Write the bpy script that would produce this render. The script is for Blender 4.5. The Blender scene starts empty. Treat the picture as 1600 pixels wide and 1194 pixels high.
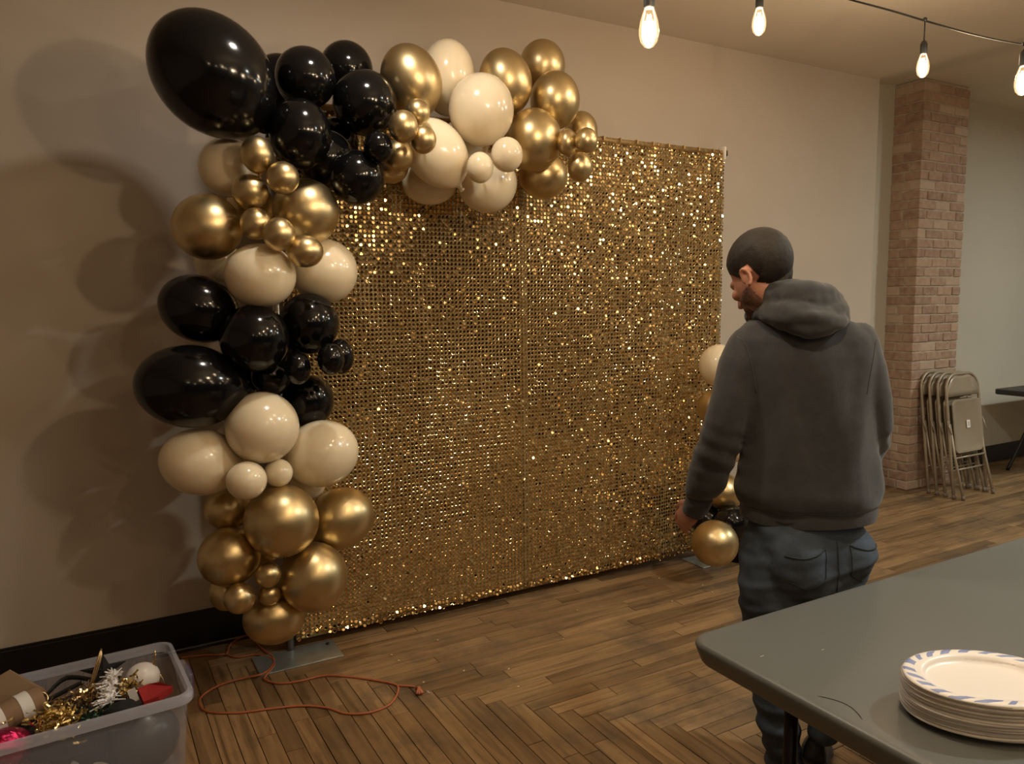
import bpy, bmesh, math, random
import numpy as np
from mathutils import Vector, Matrix, noise
random.seed(7); rng = np.random.default_rng(7)
PI = math.pi
scene = bpy.context.scene
COL = scene.collection

CAM = {'F': (0.4906, 0.8647, -0.1077), 'H': 1.57, 'R': (0.8692, -0.4944, -0.0099), 'U': (0.0618, 0.0888, 0.9941), 'f': 1193.38}

# ---------------------------------------------------------------- camera
cd = bpy.data.cameras.new('camera'); cam = bpy.data.objects.new('camera', cd); COL.objects.link(cam)
cd.sensor_width = 36.0; cd.lens = CAM['f'] / 1600.0 * 36.0; cd.clip_start = 0.05
R_, U_, F_ = Vector(CAM['R']), Vector(CAM['U']), Vector(CAM['F'])
mw = Matrix((R_, U_, -F_)).transposed().to_4x4(); mw.translation = Vector((0, 0, CAM['H']))
cam.matrix_world = mw
scene.camera = cam
# ---------------------------------------------------------------- world, exposure, room lamps
w = bpy.data.worlds.new('World'); scene.world = w; w.use_nodes = True
w.node_tree.nodes['Background'].inputs[0].default_value = (0.5, 0.42, 0.33, 1)
w.node_tree.nodes['Background'].inputs[1].default_value = 0.05
scene.view_settings.view_transform = 'Standard'; scene.view_settings.look = 'None'
scene.view_settings.gamma = 1.0; scene.view_settings.use_curve_mapping = False
scene.view_settings.exposure = -0.07
WARM = (1.0, 0.795, 0.55); NEUT = (1.0, 0.90, 0.77); COOL = (0.93, 1.0, 0.93)

def area(name, loc, size, power, col, aim=(0, 0, -1)):
    d = bpy.data.lights.new(name, 'AREA'); d.shape = 'DISK'; d.size = size; d.energy = power; d.color = col
    o = bpy.data.objects.new(name, d); COL.objects.link(o); o.location = loc
    o.rotation_euler = Vector(aim).to_track_quat('-Z', 'Y').to_euler(); return o
LAMPS = [((0.95, 2.35, 3.03), 0.15, 13, NEUT), ((7.3, 1.0, 3.10), 0.30, 85, COOL), ((3.6, 0.5, 3.03), 0.17, 46, COOL)]
for i, (l, s, p, c) in enumerate(LAMPS): area('ceiling_lamp_light', l, s, p, c)
BULB_W = 8.0
KEY_W = 34.0          # unseen bulb added above the frame to throw the garland's wall shadows

BALLOONS = [('K', (0.4797, 2.98, 2.3723), (0.727, 0.067, -0.683), (0.669, -0.292, 0.683), 0.2353, 0.1987, 0.1987, 'giant black balloon at the top left corner of the garland'),
 ('K',
  (0.767, 3.2248, 2.4481),
  (0.224, 0.94, 0.256),
  (0.973, -0.231, 0.0),
  0.1097,
  0.1029,
  0.1081,
  'black balloon mostly hidden between the giant black balloon and its right neighbour'),
 ('K', (0.8221, 3.0353, 2.4234), (0.252, 0.932, 0.262), (0.965, -0.261, 0.0), 0.1203, 0.1156, 0.1156, 'black balloon directly right of the giant corner balloon'),
 ('K',
  (1.0451, 3.2195, 2.5336),
  (0.297, 0.915, 0.274),
  (0.951, -0.309, 0.0),
  0.1155,
  0.1097,
  0.1124,
  'highest and rearmost black balloon in the top cluster, left of a big gold one'),
 ('K',
  (1.052, 3.02, 2.3534),
  (0.32, 0.917, 0.238),
  (0.944, -0.329, 0.0),
  0.1326,
  0.1275,
  0.1275,
  'rightmost large black balloon of the top cluster, touching small gold balloons'),
 ('K',
  (0.7719, 2.9508, 2.1926),
  (0.248, 0.948, 0.2),
  (0.967, -0.253, 0.0),
  0.1273,
  0.1152,
  0.1296,
  'black balloon hanging below the top black cluster, above two small gold ones'),
 ('K', (1.0425, 2.8542, 2.1527), (0.337, 0.922, 0.188), (0.939, -0.343, 0.0), 0.061, 0.0562, 0.0611, 'small black balloon at the lower right of the top black cluster'),
 ('K',
  (0.9866, 2.9479, 2.0472),
  (0.314, 0.937, 0.152),
  (0.948, -0.317, 0.0),
  0.1091,
  0.1049,
  0.1049,
  'lowest black balloon of the top cluster, overlapping the sequin curtain'),
 ('K', (0.9138, 3.1053, 2.1347), (0.278, 0.945, 0.172), (0.959, -0.282, 0.0), 0.1205, 0.1133, 0.1184, 'black balloon in the shadowed middle of the top black cluster'),
 ('G', (1.2708, 3.06, 2.4745), (0.44, 0.082, -0.894), (0.818, -0.447, 0.361), 0.1488, 0.1249, 0.1249, 'large gold balloon right of the top black cluster'),
 ('C',
  (1.4991, 3.1901, 2.5487),
  (0.41, 0.872, 0.268),
  (0.905, -0.425, 0.0),
  0.1477,
  0.1221,
  0.1619,
  'tall cream balloon behind the large gold one at the top of the arch'),
 ('C', (1.5538, 2.98, 2.3726), (0.45, 0.862, 0.232), (0.887, -0.462, 0.0), 0.1502, 0.139, 0.1499, 'biggest round cream balloon in the middle of the top arch'),
 ('G',
  (1.2258, 2.9, 2.3099),
  (0.379, 0.897, 0.229),
  (0.921, -0.389, 0.0),
  0.0541,
  0.0508,
  0.0533,
  'small gold balloon tucked under the large gold one, topmost of its trio'),
 ('G', (1.1244, 2.7995, 2.2261), (0.364, 0.907, 0.213), (0.928, -0.373, 0.0), 0.0607, 0.0559, 0.0608, 'small gold balloon at the front left of the upper trio'),
 ('G', (1.2181, 2.8305, 2.1929), (0.387, 0.9, 0.198), (0.919, -0.395, 0.0), 0.0558, 0.0524, 0.0549, 'small gold balloon at the lower right of the upper trio'),
 ('G',
  (1.1638, 2.96, 2.1489),
  (0.36, 0.916, 0.179),
  (0.931, -0.366, 0.0),
  0.0642,
  0.0591,
  0.0643,
  'small gold balloon below the upper trio, beside the small black balloon'),
 ('G', (1.189, 3.1, 2.1241), (0.353, 0.921, 0.165), (0.934, -0.358, 0.0), 0.0698, 0.0698, 0.0644, 'shaded gold balloon half hidden under the top arch'),
 ('C', (1.3587, 3.0119, 2.1785), (0.584, -0.101, -0.806), (0.704, -0.432, 0.564), 0.1558, 0.1236, 0.1236, 'large tilted cream balloon under the upper gold trio'),
 ('C',
  (1.4122, 3.2201, 2.0916),
  (0.397, 0.906, 0.147),
  (0.916, -0.402, 0.0),
  0.1148,
  0.1233,
  0.0975,
  'shaded cream balloon peeping out under the large tilted cream one'),
 ('C',
  (1.5978, 2.84, 2.1673),
  (0.482, 0.857, 0.18),
  (0.872, -0.49, 0.0),
  0.0719,
  0.0665,
  0.0718,
  'small bright cream balloon in front of the top arch, right one of the pair'),
 ('C', (1.4816, 2.86, 2.1097), (0.454, 0.876, 0.165), (0.888, -0.46, 0.0), 0.0616, 0.0553, 0.0632, 'small cream balloon in front of the top arch, left one of the pair'),
 ('C',
  (1.6326, 3.0853, 2.0878),
  (0.463, 0.874, 0.147),
  (0.884, -0.468, 0.0),
  0.1383,
  0.1344,
  0.1316,
  'cream balloon at the bottom of the top arch, overlapping the sequins'),
 ('C', (1.5845, 3.2141, 2.2674), (0.434, 0.88, 0.191), (0.897, -0.442, 0.0), 0.1214, 0.1109, 0.1225, 'cream balloon buried between the two biggest cream balloons'),
 ('G', (1.7414, 3.1, 2.5411), (0.35, 0.095, -0.932), (0.809, -0.533, 0.25), 0.1437, 0.1179, 0.1179, 'gold balloon on the arch behind the biggest round cream one'),
 ('G', (2.0073, 3.2161, 2.6765), (0.508, 0.814, 0.28), (0.848, -0.529, 0.0), 0.1192, 0.11, 0.1192, 'rearmost gold balloon at the highest right end of the arch'),
 ('G',
  (1.9912, 3.08, 2.4848),
  (0.527, 0.815, 0.242),
  (0.84, -0.543, 0.0),
  0.1281,
  0.1157,
  0.1306,
  'gold balloon on the upper right end of the arch, in front of the rearmost one'),
 ('G', (1.8486, 3.0364, 2.285), (0.51, 0.837, 0.197), (0.854, -0.52, 0.0), 0.1385, 0.1274, 0.139, 'large gold balloon right of the small cream pair'),
 ('G',
  (2.2082, 3.18, 2.3802),
  (0.558, 0.804, 0.205),
  (0.821, -0.57, 0.0),
  0.0947,
  0.0816,
  0.1004,
  'gold balloon at the far right tip of the arch, behind two small ones'),
 ('G',
  (1.9373, 2.8988, 2.2573),
  (0.545, 0.816, 0.193),
  (0.831, -0.556, 0.0),
  0.0545,
  0.0454,
  0.0595,
  'smallest gold balloon on the right tip, between the large and the small one'),
 ('G', (1.984, 2.8181, 2.2553), (0.565, 0.802, 0.195), (0.818, -0.576, 0.0), 0.0552, 0.0503, 0.0559, 'small gold balloon at the outermost right tip of the arch'),
 ('G', (2.0206, 2.92, 2.1615), (0.561, 0.811, 0.164), (0.822, -0.569, 0.0), 0.0647, 0.0579, 0.0665, 'small gold balloon hanging lowest on the right tip of the arch'),
 ('G', (1.9803, 3.1667, 2.154), (0.524, 0.838, 0.154), (0.848, -0.53, 0.0), 0.1176, 0.1161, 0.11, 'shaded gold balloon under the right end of the arch'),
 ('C', (0.5429, 3.1296, 2.0807), (0.169, 0.973, 0.159), (0.985, -0.171, 0.0), 0.117, 0.1125, 0.1125, 'cream balloon just below the giant black balloon'),
 ('G', (0.606, 2.92, 2.0991), (0.121, 0.153, -0.981), (0.972, -0.217, 0.086), 0.0672, 0.0579, 0.0579, 'small gold balloon directly below the giant black balloon'),
 ('G',
  (0.6798, 2.86, 2.0142),
  (0.229, 0.962, 0.149),
  (0.973, -0.231, 0.0),
  0.0601,
  0.0578,
  0.0578,
  'small gold balloon under the black cluster, rightmost in the upper left group'),
 ('G', (0.5833, 2.96, 1.9711), (0.192, 0.973, 0.132), (0.981, -0.193, 0.0), 0.0672, 0.0658, 0.0634, 'small gold balloon left of centre between two large gold balloons'),
 ('G', (0.4463, 3.08, 1.8491), (0.143, 0.986, 0.089), (0.99, -0.143, 0.0), 0.1293, 0.1267, 0.1219, 'large gold balloon sticking out left of the column'),
 ('G', (0.8008, 3.02, 1.9158), (0.255, 0.961, 0.11), (0.967, -0.256, 0.0), 0.1319, 0.1268, 0.1268, 'large gold balloon on the right side of the upper column'),
 ('G',
  (0.5905, 2.92, 1.8523),
  (0.197, 0.976, 0.094),
  (0.98, -0.198, 0.0),
  0.0594,
  0.056,
  0.0583,
  'small gold balloon between the two large upper gold balloons, left of its pair'),
 ('G', (0.6518, 2.8342, 1.8109), (0.223, 0.971, 0.083), (0.975, -0.224, 0.0), 0.061, 0.0575, 0.0598, 'small gold balloon above the round cream balloon, middle of three'),
 ('G',
  (0.7466, 2.8458, 1.7523),
  (0.253, 0.965, 0.062),
  (0.967, -0.254, 0.0),
  0.0648,
  0.0659,
  0.0588,
  'small gold balloon resting against the cream balloon beside the sequins'),
 ('C', (0.5073, 3.28, 1.7343), (0.153, 0.987, 0.049), (0.988, -0.153, 0.0), 0.0922, 0.0925, 0.0848, 'shaded cream balloon behind the large left gold balloon'),
 ('C', (0.6063, 2.96, 1.6664), (0.201, 0.979, 0.032), (0.98, -0.201, 0.0), 0.129, 0.1288, 0.1193, 'round cream balloon at the front of the upper column'),
 ('C',
  (0.8856, 3.0909, 1.6902),
  (0.275, 0.961, 0.037),
  (0.961, -0.275, 0.0),
  0.1362,
  0.1322,
  0.1296,
  'cream balloon on the right edge of the column, against the sequins'),
 ('K', (0.4069, 3.1004, 1.545), (0.898, -0.121, -0.423), (0.42, -0.048, 0.906), 0.1498, 0.1256, 0.1256, 'black balloon at the upper left of the middle black cluster'),
 ('K',
  (0.5751, 2.9596, 1.4337),
  (0.191, 0.981, -0.045),
  (0.982, -0.191, 0.0),
  0.1319,
  0.1268,
  0.1268,
  'round black balloon at the front centre of the middle black cluster'),
 ('K', (0.8009, 3.0365, 1.4814), (0.255, 0.967, -0.028), (0.967, -0.255, 0.0), 0.124, 0.1167, 0.1218, 'black balloon at the upper right of the middle black cluster'),
 ('K', (0.7172, 2.9, 1.3176), (0.239, 0.967, -0.084), (0.971, -0.24, 0.0), 0.0579, 0.0484, 0.0629, 'small black balloon right of the front black one'),
 ('K',
  (0.8261, 2.84, 1.3526),
  (0.279, 0.958, -0.073),
  (0.96, -0.279, 0.0),
  0.0578,
  0.0508,
  0.0604,
  'small black balloon at the right of the middle cluster, nearest the camera'),
 ('K', (0.9024, 2.96, 1.3517), (0.291, 0.954, -0.07), (0.957, -0.292, 0.0), 0.0633, 0.0507, 0.071, 'small black balloon partly behind its small twin beside the sequins'),
 ('K',
  (0.3561, 3.0246, 1.2612),
  (0.982, -0.13, -0.138),
  (0.15, 0.083, 0.985),
  0.1987,
  0.1538,
  0.1538,
  'big egg-shaped black balloon sticking out left of the middle cluster'),
 ('K', (0.8088, 3.1326, 1.1631), (0.248, 0.961, -0.125), (0.968, -0.25, 0.0), 0.1125, 0.1056, 0.1108, 'black balloon low in the middle cluster beside the sequins'),
 ('K', (0.6495, 3.0527, 1.2798), (0.207, 0.974, -0.093), (0.978, -0.208, 0.0), 0.0834, 0.0802, 0.0802, 'black balloon in the shadow between the middle cluster balloons'),
 ('C', (0.5883, 2.96, 1.0957), (0.193, 0.969, -0.155), (0.981, -0.195, 0.0), 0.1415, 0.136, 0.136, 'round cream balloon at the top of the lower cream group'),
 ('C',
  (0.3748, 3.0423, 0.9718),
  (0.953, -0.167, -0.254),
  (0.28, 0.152, 0.948),
  0.1496,
  0.1254,
  0.1254,
  'cream balloon sticking out at the left of the lower cream group'),
 ('C',
  (0.8278, 3.0289, 0.9563),
  (-0.945, 0.207, -0.254),
  (0.201, -0.247, -0.948),
  0.1502,
  0.1347,
  0.1347,
  'cream balloon at the right of the lower cream group, against the sequins'),
 ('C', (0.5068, 2.88, 0.9167), (0.169, 0.961, -0.218), (0.985, -0.173, 0.0), 0.0747, 0.073, 0.0706, 'small cream balloon at the front below the lower cream group'),
 ('C',
  (0.6359, 2.94, 0.918),
  (0.207, 0.955, -0.212),
  (0.977, -0.211, 0.0),
  0.0561,
  0.0539,
  0.0539,
  'smallest cream balloon right of its small neighbour in the lower group'),
 ('C', (0.5288, 3.1731, 1.0137), (0.162, 0.972, -0.17), (0.986, -0.164, 0.0), 0.0908, 0.0873, 0.0873, 'cream balloon wedged behind the round one in the lower group'),
 ('C',
  (0.7938, 3.1586, 0.8067),
  (0.237, 0.944, -0.228),
  (0.97, -0.244, 0.0),
  0.0782,
  0.0805,
  0.0698,
  'shaded cream balloon above the right gold balloon of the lower column'),
 ('G', (0.4769, 3.14, 0.7532), (0.145, 0.958, -0.249), (0.989, -0.15, 0.0), 0.0913, 0.0916, 0.084, 'shaded gold balloon under the left cream balloon'),
 ('G', (0.6401, 2.94, 0.7287), (0.205, 0.941, -0.269), (0.977, -0.213, 0.0), 0.1464, 0.1407, 0.1407, 'biggest round gold balloon at the front of the lower column'),
 ('G',
  (0.9067, 3.06, 0.6681),
  (-0.927, 0.178, -0.329),
  (0.255, -0.342, -0.904),
  0.1416,
  0.1256,
  0.1256,
  'gold balloon on the right of the lower column, against the sequins'),
 ('G', (0.4574, 3.04, 0.5894), (0.142, 0.942, -0.304), (0.989, -0.149, 0.0), 0.1199, 0.1165, 0.114, 'gold balloon on the left of the lower column'),
 ('G', (0.7592, 2.9582, 0.475), (0.234, 0.912, -0.337), (0.969, -0.249, 0.0), 0.1408, 0.1328, 0.1379, 'large gold balloon at the lower right of the column'),
 ('G',
  (0.5768, 2.92, 0.5327),
  (0.183, 0.926, -0.329),
  (0.981, -0.194, 0.0),
  0.0509,
  0.0489,
  0.0489,
  'small gold balloon in the gap between two large ones near the bottom, upper one'),
 ('G', (0.4713, 2.94, 0.4538), (0.148, 0.925, -0.351), (0.987, -0.158, 0.0), 0.0605, 0.0582, 0.0582, 'small gold balloon at the bottom left of the column'),
 ('G', (0.587, 2.9648, 0.4367), (0.182, 0.919, -0.351), (0.981, -0.194, 0.0), 0.0454, 0.0449, 0.0424, 'small gold balloon in the gap near the bottom, lower one'),
 ('G', (0.4483, 3.12, 0.4254), (0.134, 0.93, -0.341), (0.99, -0.142, 0.0), 0.0716, 0.0612, 0.0764, 'dim gold balloon behind the small one at the bottom left'),
 ('G', (0.6138, 3.0327, 0.3123), (0.184, 0.908, -0.377), (0.98, -0.198, 0.0), 0.1173, 0.1205, 0.1051, 'lowest gold balloon of the column, just above the floor plate'),
 ('K',
  (0.9915, 3.2305, 2.2341),
  (0.288, 0.938, 0.193),
  (0.956, -0.293, 0.0),
  0.1035,
  0.0968,
  0.1022,
  'black balloon deep inside the top black cluster, behind the small black one'),
 ('K',
  (0.7312, 3.2168, 1.3892),
  (0.221, 0.974, -0.055),
  (0.975, -0.222, 0.0),
  0.1184,
  0.1112,
  0.1165,
  'black balloon deep inside the middle black cluster, behind the front one'),
 ('K',
  (0.59, 3.2073, 1.2392),
  (0.18, 0.978, -0.101),
  (0.983, -0.181, 0.0),
  0.108,
  0.1039,
  0.1039,
  'black balloon deep inside the middle cluster beside the big egg-shaped one'),
 ('G',
  (0.6366, 3.2304, 1.9524),
  (0.192, 0.975, 0.115),
  (0.981, -0.193, 0.0),
  0.0961,
  0.0924,
  0.0924,
  'shaded gold balloon behind the small gold ones of the upper column'),
 ('G', (0.61, 3.2, 0.5805), (0.179, 0.94, -0.291), (0.982, -0.187, 0.0), 0.0995, 0.0957, 0.0957, 'shaded gold balloon deep inside the lower gold column'),
 ('G', (0.6848, 3.2043, 0.346), (0.196, 0.916, -0.35), (0.978, -0.209, 0.0), 0.096, 0.0923, 0.0923, 'shaded gold balloon behind the gap near the bottom of the column'),
 ('C', (3.1012, 3.12, 1.192), (0.702, 0.707, -0.086), (0.709, -0.705, 0.0), 0.1207, 0.1142, 0.1178, "pale cream balloon half hidden behind the man's left upper arm"),
 ('G', (3.0882, 3.14, 0.9528), (0.694, 0.706, -0.139), (0.713, -0.701, 0.0), 0.103, 0.0972, 0.1008, "gold balloon half hidden behind the man's left forearm"),
 ('C', (3.3363, 3.2103, 0.7229), (0.709, 0.682, -0.18), (0.693, -0.721, 0.0), 0.1256, 0.1208, 0.1208, "cream balloon hidden behind the man's left sleeve"),
 ('G', (3.2075, 3.1718, 0.4441), (0.69, 0.682, -0.242), (0.703, -0.711, 0.0), 0.1122, 0.1078, 0.1078, "gold balloon showing between the man's left arm and his hip"),
 ('K', (3.1485, 3.2358, 0.2615), (0.67, 0.688, -0.278), (0.717, -0.697, 0.0), 0.0977, 0.0902, 0.0977, "black balloon beside the man's left hand"),
 ('K', (3.1659, 3.0666, 0.2905), (0.69, 0.668, -0.279), (0.696, -0.718, 0.0), 0.1041, 0.0983, 0.1019, "black balloon between the man's hip and the gold floor balloon"),
 ('K', (3.4087, 3.22, 0.0662), (0.692, 0.654, -0.305), (0.687, -0.727, 0.0), 0.1248, 0.1161, 0.1238, "black balloon low behind the man's thigh"),
 ('G',
  (2.9774, 3.0032, 0.2241),
  (0.671, 0.677, -0.303),
  (0.71, -0.704, 0.0),
  0.1318,
  0.1268,
  0.1268,
  "gold balloon resting low beside the man's left hand near the floor")]
MAN = {'armL': [((1.8446, 1.7243, 1.4072), 0.078),
          ((1.8171, 1.7284, 1.3474), 0.08),
          ((1.7867, 1.7341, 1.2574), 0.076),
          ((1.7637, 1.7472, 1.1657), 0.07),
          ((1.7601, 1.7722, 1.0899), 0.064),
          ((1.7671, 1.8142, 0.9972), 0.056),
          ((1.7711, 1.8579, 0.912), 0.046),
          ((1.7709, 1.8811, 0.8694), 0.04)],
 'armR': [((2.1032, 1.5431, 1.406), 0.078),
          ((2.1192, 1.5225, 1.3365), 0.074),
          ((2.128, 1.5003, 1.2477), 0.067),
          ((2.144, 1.4969, 1.1661), 0.062),
          ((2.188, 1.5409, 1.0997), 0.056),
          ((2.2486, 1.6445, 1.0484), 0.05),
          ((2.3021, 1.7291, 1.0214), 0.04)],
 'cuffL': [((1.7711, 1.8579, 0.912), 0.043), ((1.771, 1.8753, 0.8796), 0.0405), ((1.7726, 1.8916, 0.849), 0.038)],
 'fing': [(1.7921, 1.9265, 0.7676), (1.7572, 1.9463, 0.7929)],
 'handL': (1.7609, 1.9097, 0.8307),
 'handR': (2.3643, 1.8088, 1.0199),
 'head': (1.8657, 1.7123, 1.6513),
 'hood': [((1.9563, 1.8104, 1.5235), 0.028),
          ((1.9017, 1.7609, 1.5576), 0.036),
          ((1.8666, 1.6773, 1.5715), 0.042),
          ((1.8733, 1.6045, 1.5727), 0.046),
          ((1.9073, 1.5622, 1.5645), 0.048),
          ((1.9762, 1.5576, 1.5601), 0.044),
          ((2.0653, 1.599, 1.5515), 0.036),
          ((2.1162, 1.6622, 1.5387), 0.03)],
 'hood2': [((1.9152, 1.7877, 1.4952), 0.022),
           ((1.8659, 1.7007, 1.5239), 0.032),
           ((1.8469, 1.5965, 1.5156), 0.045),
           ((1.876, 1.534, 1.497), 0.052),
           ((1.9338, 1.5127, 1.4999), 0.046),
           ((2.0148, 1.5357, 1.5171), 0.036),
           ((2.0852, 1.5992, 1.5252), 0.026)],
 'knuckL': (1.7654, 1.9302, 0.8137),
 'legL': [((1.8998, 1.6642, 0.7583), 0.104),
          ((1.9046, 1.6615, 0.6302), 0.106),
          ((1.9129, 1.6625, 0.5201), 0.098),
          ((1.9183, 1.6595, 0.367), 0.08),
          ((1.9243, 1.6561, 0.2675), 0.072),
          ((1.9278, 1.6426, 0.1729), 0.067),
          ((1.9451, 1.6385, 0.0801), 0.058),
          ((1.9625, 1.6459, 0.0116), 0.055)],
 'legR': [((2.0885, 1.5744, 0.7511), 0.106),
          ((2.0998, 1.591, 0.647), 0.092),
          ((2.1202, 1.6139, 0.5141), 0.08),
          ((2.1168, 1.6158, 0.38), 0.068),
          ((2.0917, 1.5956, 0.3054), 0.062),
          ((2.0496, 1.562, 0.2326), 0.058),
          ((2.0155, 1.5353, 0.1788), 0.05)],
 'neck': [((1.903, 1.6739, 1.5573), 0.066), ((1.8899, 1.6871, 1.617), 0.062)],
 'pelvis': [((2.0014, 1.6238, 0.9007), 0.18, 0.125),
            ((2.0035, 1.6226, 0.8267), 0.19, 0.14),
            ((2.0073, 1.6204, 0.7521), 0.2, 0.15),
            ((2.0145, 1.6164, 0.6877), 0.196, 0.148),
            ((2.0194, 1.6136, 0.6403), 0.18, 0.13)],
 'shoeL': ((1.959, 1.6479),),
 'shoeR': ((2.0501, 1.5502),),
 'shoeRpt': [(2.0026, 1.5311, 0.1456), (2.142, 1.59, 0.0116)],
 'torso': [((2.0056, 1.6214, 0.8796), 0.205, 0.15),
           ((2.008, 1.62, 0.9217), 0.212, 0.156),
           ((2.0084, 1.6198, 0.9742), 0.219, 0.16),
           ((2.0034, 1.6227, 1.0889), 0.208, 0.156),
           ((1.9964, 1.6266, 1.2128), 0.206, 0.152),
           ((1.9884, 1.6312, 1.315), 0.214, 0.148),
           ((1.9812, 1.6353, 1.386), 0.222, 0.14),
           ((1.9727, 1.6401, 1.4405), 0.215, 0.125),
           ((1.9645, 1.6448, 1.4868), 0.165, 0.105),
           ((1.9531, 1.6512, 1.5229), 0.105, 0.085)],
 'wristL': (1.7709, 1.8811, 0.8694),
 'wristR': (2.3021, 1.7291, 1.0214)}
BULBS = [(1.4855, 1.798, 2.3463), (2.5631, 2.3895, 2.7186), (3.5419, 2.2878, 2.6476), (3.2889, 1.7075, 2.4067)]
CAB = [(3.4283, 2.7572, 3.1127),
 (3.4488, 2.6201, 3.0339),
 (3.5166, 2.4548, 2.9442),
 (3.5679, 2.2989, 2.8544),
 (3.4543, 1.9952, 2.6848),
 (3.3018, 1.7173, 2.5441),
 (3.1666, 1.4313, 2.4174)]
CORD = [[(0.3106, 3.5426), (0.3952, 3.5206), (0.4864, 3.4807), (0.5146, 3.5524), (0.5648, 3.6149), (0.6355, 3.6368)],
 [(0.4864, 3.4807),
  (0.5253, 3.4217),
  (0.604, 3.4033),
  (0.6551, 3.3302),
  (0.6501, 3.2574),
  (0.6029, 3.1867),
  (0.59, 3.15),
  (0.6333, 3.0871),
  (0.7163, 3.0625),
  (0.8088, 3.0579),
  (0.8884, 3.0042),
  (0.972, 2.923),
  (1.0339, 2.8492),
  (1.0451, 2.8061),
  (1.0069, 2.7354),
  (0.9526, 2.6897),
  (0.8751, 2.682),
  (0.7998, 2.7213),
  (0.7482, 2.7999),
  (0.6661, 2.8649),
  (0.5532, 2.9047),
  (0.441, 2.9391),
  (0.3467, 3.0055),
  (0.3255, 3.0722),
  (0.3485, 3.1374),
  (0.4218, 3.1883),
  (0.5115, 3.1967),
  (0.5831, 3.1921),
  (0.638, 3.2512),
  (0.6638, 3.3321),
  (0.6431, 3.431),
  (0.6294, 3.5607)],
 [(1.0508, 2.8208), (1.0805, 2.7972), (1.1055, 2.7763)]]
CORDEND = (1.1022, 2.7209, 0.015)
CONF = [(1.4682, 2.5599),
 (1.5087, 2.7113),
 (2.5943, 2.9136),
 (2.8867, 2.9967),
 (2.8593, 2.8958),
 (1.1321, 3.0231),
 (1.3617, 3.1202),
 (2.1089, 3.0715),
 (1.1509, 2.7907),
 (1.8669, 2.8339),
 (1.337, 2.7938),
 (2.7535, 3.2006),
 (1.1251, 3.0904)]

# ---------------------------------------------------------------- materials
def new_mat(name):
    m = bpy.data.materials.new(name); m.use_nodes = True
    return m, m.node_tree.nodes, m.node_tree.links, m.node_tree.nodes['Principled BSDF']
def M(name, base, rough=0.5, metal=0.0, var=0.0, vscale=8.0, bump=0.0, bscale=60.0, coat=0.0, alpha=1.0, trans=0.0, sss=0.0, emis=None, estr=0.0, sheen=0.0, bdist=0.004, spec=None):
    m, N, L, P = new_mat(name)
    P.inputs['Base Color'].default_value = (*base, 1); P.inputs['Roughness'].default_value = rough
    P.inputs['Metallic'].default_value = metal; P.inputs['Coat Weight'].default_value = coat; P.inputs['Coat Roughness'].default_value = 0.1
    P.inputs['Alpha'].default_value = alpha; P.inputs['Transmission Weight'].default_value = trans
    if spec is not None: P.inputs['Specular IOR Level'].default_value = spec
    if sss: P.inputs['Subsurface Weight'].default_value = sss; P.inputs['Subsurface Scale'].default_value = 0.06; P.inputs['Subsurface Radius'].default_value = (1, .75, .45)
    if sheen: P.inputs['Sheen Weight'].default_value = sheen
    if emis: P.inputs['Emission Color'].default_value = (*emis, 1); P.inputs['Emission Strength'].default_value = estr
    if var or bump: tc = N.new('ShaderNodeTexCoord')
    if var:
        n = N.new('ShaderNodeTexNoise'); n.inputs['Scale'].default_value = vscale; n.inputs['Detail'].default_value = 5
        r = N.new('ShaderNodeValToRGB'); L.new(tc.outputs['Object'], n.inputs['Vector']); L.new(n.outputs['Fac'], r.inputs[0])
        r.color_ramp.elements[0].position = .3; r.color_ramp.elements[1].position = .7
        r.color_ramp.elements[0].color = (*[c * (1 - var) for c in base], 1); r.color_ramp.elements[1].color = (*[min(1, c * (1 + var)) for c in base], 1)
        L.new(r.outputs[0], P.inputs['Base Color'])
    if bump:
        n2 = N.new('ShaderNodeTexNoise'); n2.inputs['Scale'].default_value = bscale; n2.inputs['Detail'].default_value = 4
        b = N.new('ShaderNodeBump'); b.inputs['Strength'].default_value = bump; b.inputs['Distance'].default_value = bdist
        L.new(tc.outputs['Object'], n2.inputs['Vector']); L.new(n2.outputs['Fac'], b.inputs['Height']); L.new(b.outputs[0], P.inputs['Normal'])
    return m
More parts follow.
